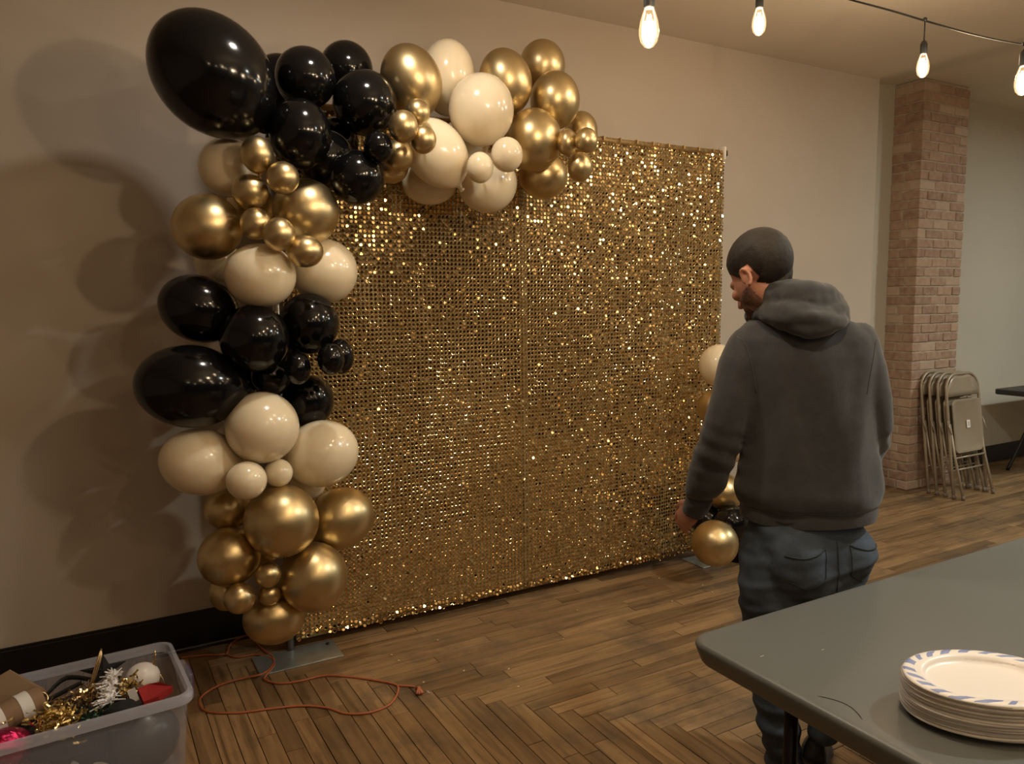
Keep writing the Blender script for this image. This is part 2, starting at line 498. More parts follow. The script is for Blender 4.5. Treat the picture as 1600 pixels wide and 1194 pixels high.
def wood_mat(name, axis):
    m, N, L, P = new_mat(name)
    geo = N.new('ShaderNodeNewGeometry'); at = N.new('ShaderNodeAttribute'); at.attribute_name = 'tint'; at.attribute_type = 'GEOMETRY'
    comb = N.new('ShaderNodeVectorMath'); comb.operation = 'MULTIPLY_ADD'
    L.new(geo.outputs['Position'], comb.inputs[0]); comb.inputs[1].default_value = (2.2, 34, 30) if axis == 'x' else (34, 2.2, 30)
    sc = N.new('ShaderNodeVectorMath'); sc.operation = 'SCALE'; L.new(at.outputs['Color'], sc.inputs[0]); sc.inputs['Scale'].default_value = 37
    L.new(sc.outputs[0], comb.inputs[2])
    g = N.new('ShaderNodeTexNoise'); g.inputs['Scale'].default_value = 1.0; g.inputs['Detail'].default_value = 7; g.inputs['Roughness'].default_value = .62; g.inputs['Distortion'].default_value = .8
    L.new(comb.outputs[0], g.inputs['Vector'])
    ramp = N.new('ShaderNodeValToRGB'); E = ramp.color_ramp
    E.elements[0].position = .28; E.elements[0].color = (.095, .057, .029, 1); E.elements[1].position = .74; E.elements[1].color = (.330, .212, .108, 1)
    e = E.elements.new(.48); e.color = (.235, .142, .066, 1)
    L.new(g.outputs['Fac'], ramp.inputs[0])
    sep = N.new('ShaderNodeSeparateColor'); L.new(at.outputs['Color'], sep.inputs[0])
    mr = N.new('ShaderNodeMapRange'); mr.inputs['To Min'].default_value = .68; mr.inputs['To Max'].default_value = 1.25; L.new(sep.outputs[0], mr.inputs[0])
    mul = N.new('ShaderNodeVectorMath'); mul.operation = 'SCALE'; L.new(ramp.outputs[0], mul.inputs[0]); L.new(mr.outputs[0], mul.inputs['Scale'])
    # worn grey-black stains
    st = N.new('ShaderNodeTexNoise'); st.inputs['Scale'].default_value = 2.6; st.inputs['Detail'].default_value = 6; st.inputs['Roughness'].default_value = .7
    L.new(geo.outputs['Position'], st.inputs['Vector'])
    sr = N.new('ShaderNodeMapRange'); sr.inputs['From Min'].default_value = .50; sr.inputs['From Max'].default_value = .66; sr.inputs['To Max'].default_value = .7; L.new(st.outputs['Fac'], sr.inputs[0])
    mx = N.new('ShaderNodeMix'); mx.data_type = 'RGBA'; L.new(sr.outputs[0], mx.inputs[0]); L.new(mul.outputs[0], mx.inputs[6]); mx.inputs[7].default_value = (.085, .062, .045, 1)
    L.new(mx.outputs[2], P.inputs['Base Color'])
    rr = N.new('ShaderNodeMapRange'); rr.inputs['To Min'].default_value = .27; rr.inputs['To Max'].default_value = .52; L.new(g.outputs['Fac'], rr.inputs[0]); L.new(rr.outputs[0], P.inputs['Roughness'])
    b = N.new('ShaderNodeBump'); b.inputs['Strength'].default_value = .22; b.inputs['Distance'].default_value = .002; L.new(g.outputs['Fac'], b.inputs['Height']); L.new(b.outputs[0], P.inputs['Normal'])
    P.inputs['Specular IOR Level'].default_value = .36
    return m
def brick_mat():
    m, N, L, P = new_mat('old_brick')
    oi = N.new('ShaderNodeObjectInfo'); geo = N.new('ShaderNodeNewGeometry')
    r = N.new('ShaderNodeValToRGB'); E = r.color_ramp; E.elements[0].color = (.25, .150, .105, 1); E.elements[1].color = (.45, .33, .25, 1)
    e = E.elements.new(.4); e.color = (.32, .195, .135, 1); e = E.elements.new(.75); e.color = (.37, .235, .165, 1)
    L.new(oi.outputs['Random'], r.inputs[0])
    n = N.new('ShaderNodeTexNoise'); n.inputs['Scale'].default_value = 22; n.inputs['Detail'].default_value = 8; L.new(geo.outputs['Position'], n.inputs['Vector'])
    mr = N.new('ShaderNodeMapRange'); mr.inputs['From Min'].default_value = .35; mr.inputs['From Max'].default_value = .75; mr.inputs['To Max'].default_value = .6; L.new(n.outputs['Fac'], mr.inputs[0])
    mx = N.new('ShaderNodeMix'); mx.data_type = 'RGBA'; L.new(mr.outputs[0], mx.inputs[0]); L.new(r.outputs[0], mx.inputs[6]); mx.inputs[7].default_value = (.50, .38, .28, 1)
    L.new(mx.outputs[2], P.inputs['Base Color']); P.inputs['Roughness'].default_value = .9
    b = N.new('ShaderNodeBump'); b.inputs['Strength'].default_value = .7; b.inputs['Distance'].default_value = .006; L.new(n.outputs['Fac'], b.inputs['Height']); L.new(b.outputs[0], P.inputs['Normal'])
    return m
def plate_mat():
    m, N, L, P = new_mat('printed_paper_plate')
    tc = N.new('ShaderNodeTexCoord'); sp = N.new('ShaderNodeSeparateXYZ'); L.new(tc.outputs['Object'], sp.inputs[0])
    def math_(op, a, b=None):
        n = N.new('ShaderNodeMath'); n.operation = op
        for i, v in enumerate((a, b)):
            if v is None: continue
            if isinstance(v, (int, float)): n.inputs[i].default_value = v
            else: L.new(v, n.inputs[i])
        return n.outputs[0]
    ax, ay = math_('DIVIDE', sp.outputs[0], .157), math_('DIVIDE', sp.outputs[1], .117)
    rad = math_('SQRT', math_('ADD', math_('MULTIPLY', ax, ax), math_('MULTIPLY', ay, ay)))
    ang = math_('ARCTAN2', ay, ax)
    # leaf strokes: slanted dashes around the rim
    no = N.new('ShaderNodeTexNoise'); no.inputs['Scale'].default_value = 18; L.new(tc.outputs['Object'], no.inputs['Vector'])
    ph = math_('ADD', math_('MULTIPLY', ang, 22.0), math_('ADD', math_('MULTIPLY', rad, 26.0), math_('MULTIPLY', no.outputs['Fac'], 7.0)))
    s1 = math_('SINE', ph)
    band = math_('SINE', math_('ADD', math_('MULTIPLY', ang, 5.0), 1.0))
    rc = math_('ADD', .905, math_('MULTIPLY', band, .02))
    inr = math_('LESS_THAN', math_('ABSOLUTE', math_('SUBTRACT', rad, rc)), .068)
    stroke = math_('GREATER_THAN', s1, .05)
    f = math_('MULTIPLY', inr, stroke)
    mx = N.new('ShaderNodeMix'); mx.data_type = 'RGBA'; L.new(f, mx.inputs[0]); mx.inputs[6].default_value = (.80, .77, .74, 1)
    c2 = N.new('ShaderNodeMix'); c2.data_type = 'RGBA'; L.new(no.outputs['Fac'], c2.inputs[0]); c2.inputs[6].default_value = (.16, .20, .44, 1); c2.inputs[7].default_value = (.30, .38, .62, 1)
    L.new(c2.outputs[2], mx.inputs[7]); L.new(mx.outputs[2], P.inputs['Base Color']); P.inputs['Roughness'].default_value = .32
    return m
MAT = dict(
    wall=M('painted_wall', (.50, .44, .375), .85, var=.05, vscale=1.3, bump=.25, bscale=9, bdist=.006),
    wall2=M('painted_wall_grey', (.50, .46, .38), .85, var=.04, vscale=1.3, bump=.2, bscale=9),
    rear=M('dark_rear_wall', (.02, .015, .012), .9, var=.3, vscale=2),
    ceil=M('ceiling_paint', (.72, .645, .55), .9, var=.03, vscale=1.0, bump=.1, bscale=6),
    base=M('black_baseboard', (.006, .005, .005), .45),
    woodx=wood_mat('plank_wood_lengthwise', 'x'), woody=wood_mat('plank_wood_crosswise', 'y'),
    sub=M('dark_subfloor', (.02, .012, .006), .9),
    brick=brick_mat(), mortar=M('lime_mortar', (.42, .34, .26), .95, var=.2, vscale=14, bump=.8, bscale=50, bdist=.008),
    K=M('black_latex', (.004, .004, .0045), .13, spec=.38), C=M('cream_latex', (.80, .70, .52), .2, sss=.35, coat=.3),
    G=M('chrome_gold_latex', (.64, .51, .285), .36, metal=1.0),
    sequin=None, cloth=M('gold_backing_net', (.42, .325, .15), .55, metal=0, var=.2, vscale=40),
    steel=M('brushed_steel', (.42, .46, .46), .33, metal=.7, var=.2, vscale=12), pole=M('chrome_pole', (.5, .5, .5), .3, metal=1),
    goldrod=M('gold_wrapped_rod', (.42, .28, .12), .45, metal=.6, var=.3, vscale=60), white=M('white_plastic', (.75, .73, .7), .4), blackp=M('black_plastic', (.01, .01, .01), .4),
    table=M('grey_moulded_plastic', (.122, .129, .124), .38, bump=.12, bscale=260, bdist=.001), tleg=M('dark_table_steel', (.012, .011, .010), .4, metal=.3),
    fartable=M('dark_folding_table_top', (.035, .033, .032), .5), chair=M('taupe_painted_steel', (.34, .28, .205), .38, metal=.2), foot=M('taupe_rubber', (.17, .13, .09), .7),
    paper=M('printed_label_paper', (.8, .76, .7), .6), ink=M('black_ink', (.02, .02, .02), .6),
    plate=plate_mat(), plate2=M('plain_paper_plate', (.66, .63, .59), .5, var=.08, vscale=30),
    cord=M('orange_cord_rubber', (.38, .115, .045), .5), cable=M('black_cable_rubber', (.012, .012, .012), .5),
    glass=None, fil=M('glowing_filament', (1, .6, .3), .5, emis=(1, .62, .30), estr=60),
    hoodie=M('charcoal_fleece', (.046, .047, .052), .95, var=.12, vscale=30, bump=.35, bscale=300, bdist=.002, sheen=.25, spec=.2),
    rib=M('charcoal_ribbing', (.054, .054, .058), .95, bump=.3, bscale=200, sheen=.2, spec=.2), jeans=M('dark_denim', (.058, .077, .108), .85, var=.35, vscale=9, bump=.4, bscale=340, bdist=.002, spec=.25),
    stitch=M('denim_seam', (.025, .035, .045), .9), skin=M('skin', (.43, .20, .135), .5, var=.12, vscale=24, sss=.15), hair=M('dark_brown_hair', (.013, .0085, .0062), .7, var=.3, vscale=70, bump=.7, bscale=260, bdist=.0015),
    beard=M('stubble_beard', (.12, .055, .035), .85, var=.3, vscale=90, bump=.6, bscale=220), shoe=M('black_shoe_leather', (.010, .010, .012), .4), sole=M('shoe_sole', (.05, .04, .035), .7),
    bin=M('frosted_clear_plastic', (.62, .65, .78), .22, alpha=.16, coat=.3), rim=M('frosted_plastic_rim', (.62, .64, .76), .25, alpha=.38), latch=M('purple_latch_plastic', (.10, .06, .14), .4),
    kraft=M('kraft_paper', (.23, .145, .08), .8, var=.1), white2=M('white_paper_band', (.68, .66, .64), .7), foil=M('magenta_foil', (.45, .02, .10), .16, metal=.8, bump=1, bscale=25, bdist=.02),
    goldfoil=M('crumpled_gold_foil', (.85, .70, .36), .15, metal=1, bump=.6, bscale=30, bdist=.01), blackc=M('black_cloth', (.006, .006, .006), .9), gauze=M('sheer_black_gauze', (.02, .018, .016), .7, alpha=.8),
    brass=M('brass_tube', (.72, .55, .32), .22, metal=1), pearl=M('pearl_white_ornament', (.74, .72, .72), .3, var=.06, vscale=30), silver=M('silver_glitter', (.80, .79, .80), .4, metal=0, bump=.8, bscale=200), red=M('red_felt', (.28, .010, .010), .85),
    cup=M('clear_cup_plastic', (.75, .72, .68), .12, alpha=.35), greyb=M('grey_balloon_latex', (.045, .045, .045), .3), conf=M('gold_confetti', (.85, .66, .36), .3, metal=.3), lamp=M('lamp_diffuser', (.9, .9, .9), .5, emis=(1, .86, .68), estr=6), green=M('dark_green_tinsel', (.02, .07, .03), .3, metal=.6),
)
def sequin_mat():
    m, N, L, P = new_mat('gold_sequin_foil')
    at = N.new('ShaderNodeAttribute'); at.attribute_name = 'tint'; sp = N.new('ShaderNodeSeparateColor'); L.new(at.outputs['Color'], sp.inputs[0])
    r = N.new('ShaderNodeValToRGB'); r.color_ramp.elements[0].color = (.56, .35, .13, 1); r.color_ramp.elements[1].color = (.84, .62, .32, 1); L.new(sp.outputs[0], r.inputs[0])
    L.new(r.outputs[0], P.inputs['Base Color']); P.inputs['Metallic'].default_value = 1; P.inputs['Roughness'].default_value = .11
    return m
MAT['sequin'] = sequin_mat()
def glass_mat():
    m, N, L, P = new_mat('bulb_glass'); out = N['Material Output']
    t = N.new('ShaderNodeBsdfTransparent'); t.inputs[0].default_value = (1, .93, .82, 1); g = N.new('ShaderNodeBsdfGlossy'); g.inputs['Roughness'].default_value = .03
    e = N.new('ShaderNodeEmission'); e.inputs[0].default_value = (1, .66, .34, 1); e.inputs[1].default_value = .3
    fr = N.new('ShaderNodeFresnel'); fr.inputs[0].default_value = 1.45; mx = N.new('ShaderNodeMixShader'); ad = N.new('ShaderNodeAddShader')
    L.new(fr.outputs[0], mx.inputs[0]); L.new(t.outputs[0], mx.inputs[1]); L.new(g.outputs[0], mx.inputs[2]); L.new(mx.outputs[0], ad.inputs[0]); L.new(e.outputs[0], ad.inputs[1]); L.new(ad.outputs[0], out.inputs[0])
    return m
MAT['glass'] = glass_mat()

# ---------------------------------------------------------------- object helpers
def link_mesh(name, me, mat, parent=None, smooth=True, loc=None):
    if smooth:
        me.polygons.foreach_set('use_smooth', [True] * len(me.polygons))
    else:
        me.polygons.foreach_set('use_smooth', [False] * len(me.polygons))
    o = bpy.data.objects.new(name, me); COL.objects.link(o)
    if mat is not None and not me.materials: me.materials.append(MAT[mat] if isinstance(mat, str) else mat)
    if loc is not None: o.location = loc
    if parent is not None:
        o.parent = parent
    return o
def obj(name, bm, mat, parent=None, smooth=True, loc=None, sharp=None):
    me = bpy.data.meshes.new(name)
    bmesh.ops.recalc_face_normals(bm, faces=bm.faces)
    bm.to_mesh(me); bm.free()
    o = link_mesh(name, me, mat, parent, smooth, loc)
    if smooth and sharp:
        me.set_sharp_from_angle(angle=math.radians(sharp))
    return o
def tag(o, label=None, cat=None, group=None, kind=None):
    if label: o['label'] = label
    if cat: o['category'] = cat
    if group: o['group'] = group
    if kind: o['kind'] = kind
    return o
def thing(name, label, cat, loc=(0, 0, 0), rz=0.0, group=None):
    o = bpy.data.objects.new(name, None); COL.objects.link(o); o.location = loc; o.rotation_euler = (0, 0, rz); o.empty_display_size = .05
    return tag(o, label, cat, group)
def box(bm, x0, x1, y0, y1, z0, z1, bev=0.0, jit=0.0):
    vs = [bm.verts.new((x + random.uniform(-jit, jit), y + random.uniform(-jit, jit), z + random.uniform(-jit, jit))) for x in (x0, x1) for y in (y0, y1) for z in (z0, z1)]
    fs = [bm.faces.new([vs[i] for i in q]) for q in ((0, 1, 3, 2), (4, 6, 7, 5), (0, 4, 5, 1), (2, 3, 7, 6), (0, 2, 6, 4), (1, 5, 7, 3))]
    if bev:
        es = set(e for f in fs for e in f.edges); bmesh.ops.bevel(bm, geom=list(es), offset=bev, segments=1, affect='EDGES')
    return vs
def ring_loft(bm, rings, cap=True, close=False):
    rv = [[bm.verts.new(p) for p in r] for r in rings]; n = len(rv[0])
    pairs = list(zip(rv[:-1], rv[1:])) + ([(rv[-1], rv[0])] if close else [])
    for a, b in pairs:
        for i in range(n): bm.faces.new((a[i], a[(i + 1) % n], b[(i + 1) % n], b[i]))
    if cap and not close: bm.faces.new(rv[0][::-1]); bm.faces.new(rv[-1])
def frames(pts, up=Vector((0, 0, 1))):
    P = [Vector(p) for p in pts]; out = []; prev = None
    for i, p in enumerate(P):
        t = (P[min(i + 1, len(P) - 1)] - P[max(i - 1, 0)]).normalized()
        if prev is None:
            a = up if abs(t.dot(up)) < .95 else Vector((1, 0, 0)); n = (a - t * a.dot(t)).normalized()
        else: n = (prev - t * prev.dot(t)).normalized()
        prev = n; out.append((p, n, t.cross(n)))
    return out
def tube(bm, pts, r, seg=10, cap=True, close=False):
    fr = frames(pts); rings = []
    for i, (p, n, b) in enumerate(fr):
        ri = r[i] if isinstance(r, (list, tuple)) else r
        rings.append([p + (n * math.cos(a) + b * math.sin(a)) * ri for a in [2 * PI * k / seg for k in range(seg)]])
    ring_loft(bm, rings, cap, close)
def ball(bm, c, r, seg=16, rot=None):
    m = Matrix.Translation(c) @ (rot.to_4x4() if rot is not None else Matrix()) @ Matrix.Diagonal((*(r if isinstance(r, (tuple, list)) else (r, r, r)), 1))
    bmesh.ops.create_uvsphere(bm, u_segments=seg, v_segments=max(6, seg * 2 // 3), radius=1, matrix=m)
def limb(bm, chain, seg=18):
    tube(bm, [c for c, r in chain], [r for c, r in chain], seg)
    for c, r in (chain[0], chain[-1]): ball(bm, Vector(c), r, 14)
def catmull(P, n=6, close=False):
    P = [Vector(p) for p in P]; out = []; N = len(P)
    rngk = range(N) if close else range(N - 1)
    for i in rngk:
        p0, p1, p2, p3 = (P[(i - 1) % N], P[i], P[(i + 1) % N], P[(i + 2) % N]) if close else (P[max(i - 1, 0)], P[i], P[i + 1], P[min(i + 2, N - 1)])
        for k in range(n):
            t = k / n; out.append(.5 * ((2 * p1) + (p2 - p0) * t + (2 * p0 - 5 * p1 + 4 * p2 - p3) * t * t + (3 * p1 - p0 - 3 * p2 + p3) * t ** 3))
    if not close: out.append(P[-1])
    return out
def rrect(w, d, r, z, seg=6, cx=0, cy=0):
    pts = []
    for sx, sy, a0 in ((1, 1, 0), (-1, 1, 90), (-1, -1, 180), (1, -1, 270)):
        for k in range(seg + 1):
            a = math.radians(a0 + 90 * k / seg); pts.append((cx + sx * (w / 2 - r) + r * math.cos(a), cy + sy * (d / 2 - r) + r * math.sin(a), z))
    return pts
def lathe(bm, prof, seg=24, axis=None, c=(0, 0, 0)):
    rings = [[Vector((r * math.cos(2 * PI * k / seg), r * math.sin(2 * PI * k / seg), z)) + Vector(c) for k in range(seg)] for r, z in prof]
    ring_loft(bm, rings)
def fuse(name, bm, voxel, mat, parent=None, smooth=6, factor=.5, disp=None, sub=0):
    """voxel-fuse closed shapes into one continuous skin"""
    bmesh.ops.recalc_face_normals(bm, faces=bm.faces)
    me = bpy.data.meshes.new('tmp'); bm.to_mesh(me); bm.free()
    t = bpy.data.objects.new('tmp', me); COL.objects.link(t)
    rm = t.modifiers.new('r', 'REMESH'); rm.mode = 'VOXEL'; rm.voxel_size = voxel; rm.adaptivity = 0
    sm = t.modifiers.new('s', 'SMOOTH'); sm.factor = factor; sm.iterations = smooth
    dg = bpy.context.evaluated_depsgraph_get(); me2 = bpy.data.meshes.new_from_object(t.evaluated_get(dg)); me2.name = name
    bpy.data.objects.remove(t); bpy.data.meshes.remove(me)
    if disp:
        n = len(me2.vertices); co = np.empty(n * 3); me2.vertices.foreach_get('co', co); no = np.empty(n * 3); me2.vertices.foreach_get('normal', no)
        co = co.reshape(-1, 3); no = no.reshape(-1, 3); d = np.array([disp(c, q) for c, q in zip(co.tolist(), no.tolist())])
        co = co + no * d[:, None]; me2.vertices.foreach_set('co', co.ravel()); me2.update()
    me2.materials.clear()
    return link_mesh(name, me2, mat, parent, True)

# ================================================================ ROOM SHELL
YW, YR = 3.664, 3.93
def wallbox(name, x0, x1, y0, y1, z0, z1, mat):
    bm = bmesh.new(); box(bm, x0, x1, y0, y1, z0, z1); return tag(obj(name, bm, mat, smooth=False), kind='structure')
wallbox('wall_back', -3.1, 5.17, YW, YW + .6, -.02, 3.35, 'wall')
wallbox('wall_back_recess', 5.171, 10.1, YR, YR + .3, -.02, 3.35, 'wall2')
wallbox('wall_left', -3.2, -3.0, -8.2, YW, -.02, 3.35, 'wall')
wallbox('wall_right', 10.0, 10.2, -8.2, YR, -.02, 3.35, 'wall2')
wallbox('wall_rear', -3.2, 10.2, -8.4, -8.2, -.02, 3.35, 'rear')
bm = bmesh.new()                                           # the old ceiling rises slightly towards the pillar
xs = [-3.2, 0, 5.05] + [5.05 + .065 * i for i in range(1, 11)] + [7, 10.2]
def cz(x):
    t = min(1, max(0, (x - 5.05) / .65)); return 3.124 + .098 * t * t * (3 - 2 * t)
ring_loft(bm, [[(x, -8.4, cz(x)), (x, 4.3, cz(x)), (x, 4.3, cz(x) + .15), (x, -8.4, cz(x) + .15)] for x in xs])
tag(obj('ceiling', bm, 'ceil', smooth=False), kind='structure')
def baseboard(name, x0, x1, y):
    bm = bmesh.new(); box(bm, x0, x1, y - .016, y - .001, .0, .15, .003); box(bm, x0, x1, y - .011, y - .001, .15, .16)
    tag(obj(name, bm, 'base', smooth=False), kind='structure')
baseboard('baseboard_back', -3.0, 5.17, YW); baseboard('baseboard_recess', 5.19, 5.735, YR); baseboard('baseboard_right', 6.345, 10.0, YR)

# ---- floor: mitred parquet; every board its own piece
bm = bmesh.new(); box(bm, -3.2, 10.2, -8.4, 4.3, -.06, -.013)
floor = tag(obj('floor', bm, 'sub', smooth=False), kind='structure')
Wp = .068; boards = []
K0 = 3.78
def split(a, b, mn=.45, mx=1.15):
    cuts = [a]; x = a + random.uniform(.15, mx)
    while x < b - .2: cuts.append(x); x += random.uniform(mn, mx)
    cuts.append(b); return list(zip(cuts[:-1], cuts[1:]))
ny0, ny1 = int(-5.2 / Wp), int(YR / Wp)
for k in range(ny0, ny1 + 1):
    y0, y1 = k * Wp, min((k + 1) * Wp, YR - .001)
    if y1 - y0 < .01: continue
    xs_ = K0 - (k + 1) * Wp + Wp; xs_ = round(xs_ / Wp) * Wp
    xe = 10.0
    if y1 > YW: xs_ = max(xs_, 5.175)
    if xs_ < xe:
        for a, b in split(max(xs_, -3), xe): boards.append(('x', a, b, y0, y1))
for j in range(int(-3 / Wp) - 1, int(9.5 / Wp)):
    x0, x1 = j * Wp, (j + 1) * Wp
    if x1 < -3: continue
    ytop = round((K0 - j * Wp) / Wp) * Wp
    ytop = min(ytop, YW - .001)
    if ytop > -5.2:
        for a, b in split(-5.2, ytop): boards.append(('y', x0, x1, a, b))
def inview(px, py):
    v = Vector((px, py, 0)) - Vector((0, 0, CAM['H'])); d = v.dot(F_)
    if d < .3: return 0
    u, q = v.dot(R_) / d * CAM['f'], -v.dot(U_) / d * CAM['f']
    return 1 / d ** 3 if abs(u) < 860 and abs(q) < 640 else 0
def score(b):
    _, x0, x1, y0, y1 = b; cx, cy = (x0 + x1) / 2, (y0 + y1) / 2
    s = max(inview(cx, cy), inview(x0, y0), inview(x1, y1))
    if cx > 1.35 and cy < 1.3: s = 0
    return s * (x1 - x0) * (y1 - y0)
boards.sort(key=score, reverse=True)
def board_geo(bm, x0, x1, y0, y1):
    g = .0014; c = .0006; dz = random.uniform(-.0006, .0004); t = [random.uniform(-.0004, .0004) for _ in range(4)]
    x0 += g; x1 -= g; y0 += g; y1 -= g
    lo = [(x0, y0, -.013), (x1, y0, -.013), (x1, y1, -.013), (x0, y1, -.013)]
    md = [(x, y, -c + dz) for x, y, _ in lo]
    tp = [(x0 + c, y0 + c, dz + t[0]), (x1 - c, y0 + c, dz + t[1]), (x1 - c, y1 - c, dz + t[2]), (x0 + c, y1 - c, dz + t[3])]
    L3 = [[bm.verts.new(p) for p in r] for r in (lo, md, tp)]
    fs = []
    for a, b in zip(L3[:-1], L3[1:]):
        for i in range(4): fs.append(bm.faces.new((a[i], a[(i + 1) % 4], b[(i + 1) % 4], b[i])))
    fs.append(bm.faces.new(L3[2])); return fs
def tint_mesh(me, cols):
    a = me.color_attributes.new('tint', 'FLOAT_COLOR', 'CORNER'); a.data.foreach_set('color', np.asarray(cols, dtype=np.float32).ravel())
def rcol():
    v = random.random() ** .8
    if random.random() < .10: v = 0
    return (v, random.random(), random.random(), 1)
for b in boards[:300]:
    bm = bmesh.new(); fs = board_geo(bm, *b[1:]); me = bpy.data.meshes.new('plank'); bm.to_mesh(me); bm.free()
    tint_mesh(me, [rcol()] * len(me.loops) if False else [c for c in [rcol()] for _ in range(len(me.loops))])
    link_mesh('plank', me, 'wood' + b[0], floor, False)
for ax in 'xy':
    bm = bmesh.new(); cols = []
    for b in boards[300:]:
        if b[0] == ax:
            fs = board_geo(bm, *b[1:]); c = rcol(); cols += [c] * sum(len(f.verts) for f in fs)
    me = bpy.data.meshes.new('planks'); bm.to_mesh(me); bm.free(); tint_mesh(me, cols)
    tag(link_mesh('distant_planks', me, 'wood' + ax, floor, False), kind='stuff')

# ---- brick pillar, every brick its own piece
PX0, PX1, PY0, PY1 = 5.74, 6.34, 3.683, YR
pil = thing('brick_pillar', 'exposed red brick pillar rising from floor to ceiling behind the folded chairs', 'pillar', (PX0, PY0, 0))
bm = bmesh.new(); box(bm, .007, .593, .007, PY1 - PY0 - .001, 0.0, 3.218); obj('mortar_core', bm, 'mortar', pil, False)
ch = .0745; nc = 43
def brick(x0, x1, y0, y1, z0, z1):
    bm = bmesh.new(); g = .0058; p = random.uniform(-.003, .004); cz0 = z0 + g + random.uniform(-.0015, .0015); cz1 = z1 - g + random.uniform(-.0015, .0015)
    xa = x0 + (g if x0 > .001 else -p * .6); xb = x1 - (g if x1 < .599 else p * .3); ya = y0 + (g if y0 > .001 else -p); yb = y1 - (g if y1 < .246 else 0)
    box(bm, xa, xb, ya, yb, cz0, min(cz1, 3.217), bev=.004, jit=.0018)
    obj('brick', bm, 'brick', pil, False)
for k in range(nc):
    z0, z1 = k * ch, (k + 1) * ch
    dpt = PY1 - PY0 - .001
    if k % 2 == 0:      # stretcher runs along the front at the corner
        s = random.uniform(-.012, .012)
        for a, b in ((0, .2 + s), (.2 + s, .4 + s), (.4 + s, .6)): brick(a, b, 0, .095, z0, z1)
        brick(0, .095, .095, dpt, z0, z1)
    else:
        s = random.uniform(-.012, .012)
        brick(0, .098, 0, .15 + s, z0, z1); brick(0, .098, .15 + s, dpt, z0, z1)
        for a, b in ((.098, .298 + s), (.298 + s, .498 + s), (.498 + s, .6)): brick(a, b, 0, .095, z0, z1)
    brick(.5, .6, .095, dpt, z0, z1)

# ================================================================ SEQUIN BACKDROP AND ITS STAND
SX0, SX1, SZ0, SZ1, SY = .775, 3.335, .045, 2.415, 3.36
bd = thing('sequin_backdrop', 'large square gold sequin curtain hanging behind the balloon garland', 'backdrop', (SX0, SY, SZ0))
nx, nz = 126, 117; pw, phh = (SX1 - SX0) / nx, (SZ1 - SZ0) / nz
def fold(x, z):      # soft vertical folds, stronger towards the right end
    k = min(1, max(.12, (x - 1.25) / 1.2)); return .010 * k * math.sin(x * 14.5 + .6 * math.sin(z * 2)) + .004 * k * math.sin(x * 41 + z)
bm = bmesh.new(); gv = [[bm.verts.new((i * .04 * (SX1 - SX0) / 2.56, .006 + fold(i * .04, j * .06), j * (SZ1 - SZ0) / 40)) for j in range(41)] for i in range(65)]
for i in range(64):
    for j in range(40): bm.faces.new((gv[i][j], gv[i + 1][j], gv[i + 1][j + 1], gv[i][j + 1]))
backing = obj('backing_net', bm, 'cloth', bd); sd = backing.modifiers.new('s', 'SOLIDIFY'); sd.thickness = .003
I, J = np.meshgrid(np.arange(nx), np.arange(nz), indexing='ij'); I = I.ravel(); J = J.ravel(); n = len(I)
X = (I + .5) * pw; Z = (J + .62) * phh
kk = np.clip((X - 1.25) / 1.2, .12, 1)
Yf = .010 * kk * np.sin(X * 14.5 + .6 * np.sin(Z * 2)) + .004 * kk * np.sin(X * 41 + Z)
slope = .145 * kk * np.cos(X * 14.5 + .6 * np.sin(Z * 2)) + .16 * kk * np.cos(X * 41 + Z)
sig = .048 + .090 * np.clip((X - 1.1) / 1.1, 0, 1)
tx = .0 + rng.normal(0, 1, n) * sig * .8; tz = slope * .8 + rng.normal(0, 1, n) * sig
# neighbouring discs share a tilt: blocks of the net sag together
cn = np.array([noise.noise((x * 3.1, z * 3.3, 2.0)) for x, z in zip(X, Z)]); cn2 = np.array([noise.noise((x * 2.6, z * 5.5, 9.0)) for x, z in zip(X, Z)])
tx += cn * .07; tz += cn2 * .08; tz[np.abs(X - 1.20) < .016] += .5; tz[np.abs(X - 1.80) < .012] -= .45
o_ = rng.random(n) < (.09 + .20 * (np.clip((X - 1.0) / 1.5, 0, 1))); tx[o_] += rng.normal(0, .28, o_.sum()); tz[o_] += rng.normal(0, .30, o_.sum())
hem = J < 2; tx[hem] += rng.normal(-.5, .4, hem.sum()); Z[J == 0] += rng.normal(0, .004, (J == 0).sum())
ns = 9; rad = .0090; a = np.arange(ns) * 2 * PI / ns
tmpl = np.concatenate([np.stack([rad * .74 * np.cos(a), np.full(ns, .0000), rad * .74 * np.sin(a)], 1), np.stack([rad * np.cos(a), np.full(ns, -.0011), rad * np.sin(a)], 1)])
nv = len(tmpl); tm = tmpl.copy(); tm[:, 2] -= rad * .9    # hangs from its top edge
cxr, sxr, czr, szr = np.cos(tx), np.sin(tx), np.cos(tz), np.sin(tz)
vx = tm[None, :, 0]; vy = tm[None, :, 1]; vz = tm[None, :, 2]
y1 = vy * cxr[:, None] - vz * sxr[:, None]; z1 = vy * sxr[:, None] + vz * cxr[:, None]
x2 = vx * czr[:, None] - y1 * szr[:, None]; y2 = vx * szr[:, None] + y1 * czr[:, None]
V = np.stack([x2 + X[:, None], y2 + Yf[:, None] - .005, z1 + Z[:, None] + rad * .9], 2).reshape(-1, 3)
faces = []; me = bpy.data.meshes.new('sequins')
base_i = (np.arange(n) * nv)
inner = (base_i[:, None] + np.arange(ns)[None, :])
k_ = np.arange(ns); k2 = (k_ + 1) % ns
quad = np.stack([k_ + ns, k2 + ns, k2, k_], 1)
quads = (base_i[:, None, None] + quad[None]).reshape(-1, 4)
loops = np.concatenate([inner.ravel(), quads.ravel()]); nf = n + len(quads)
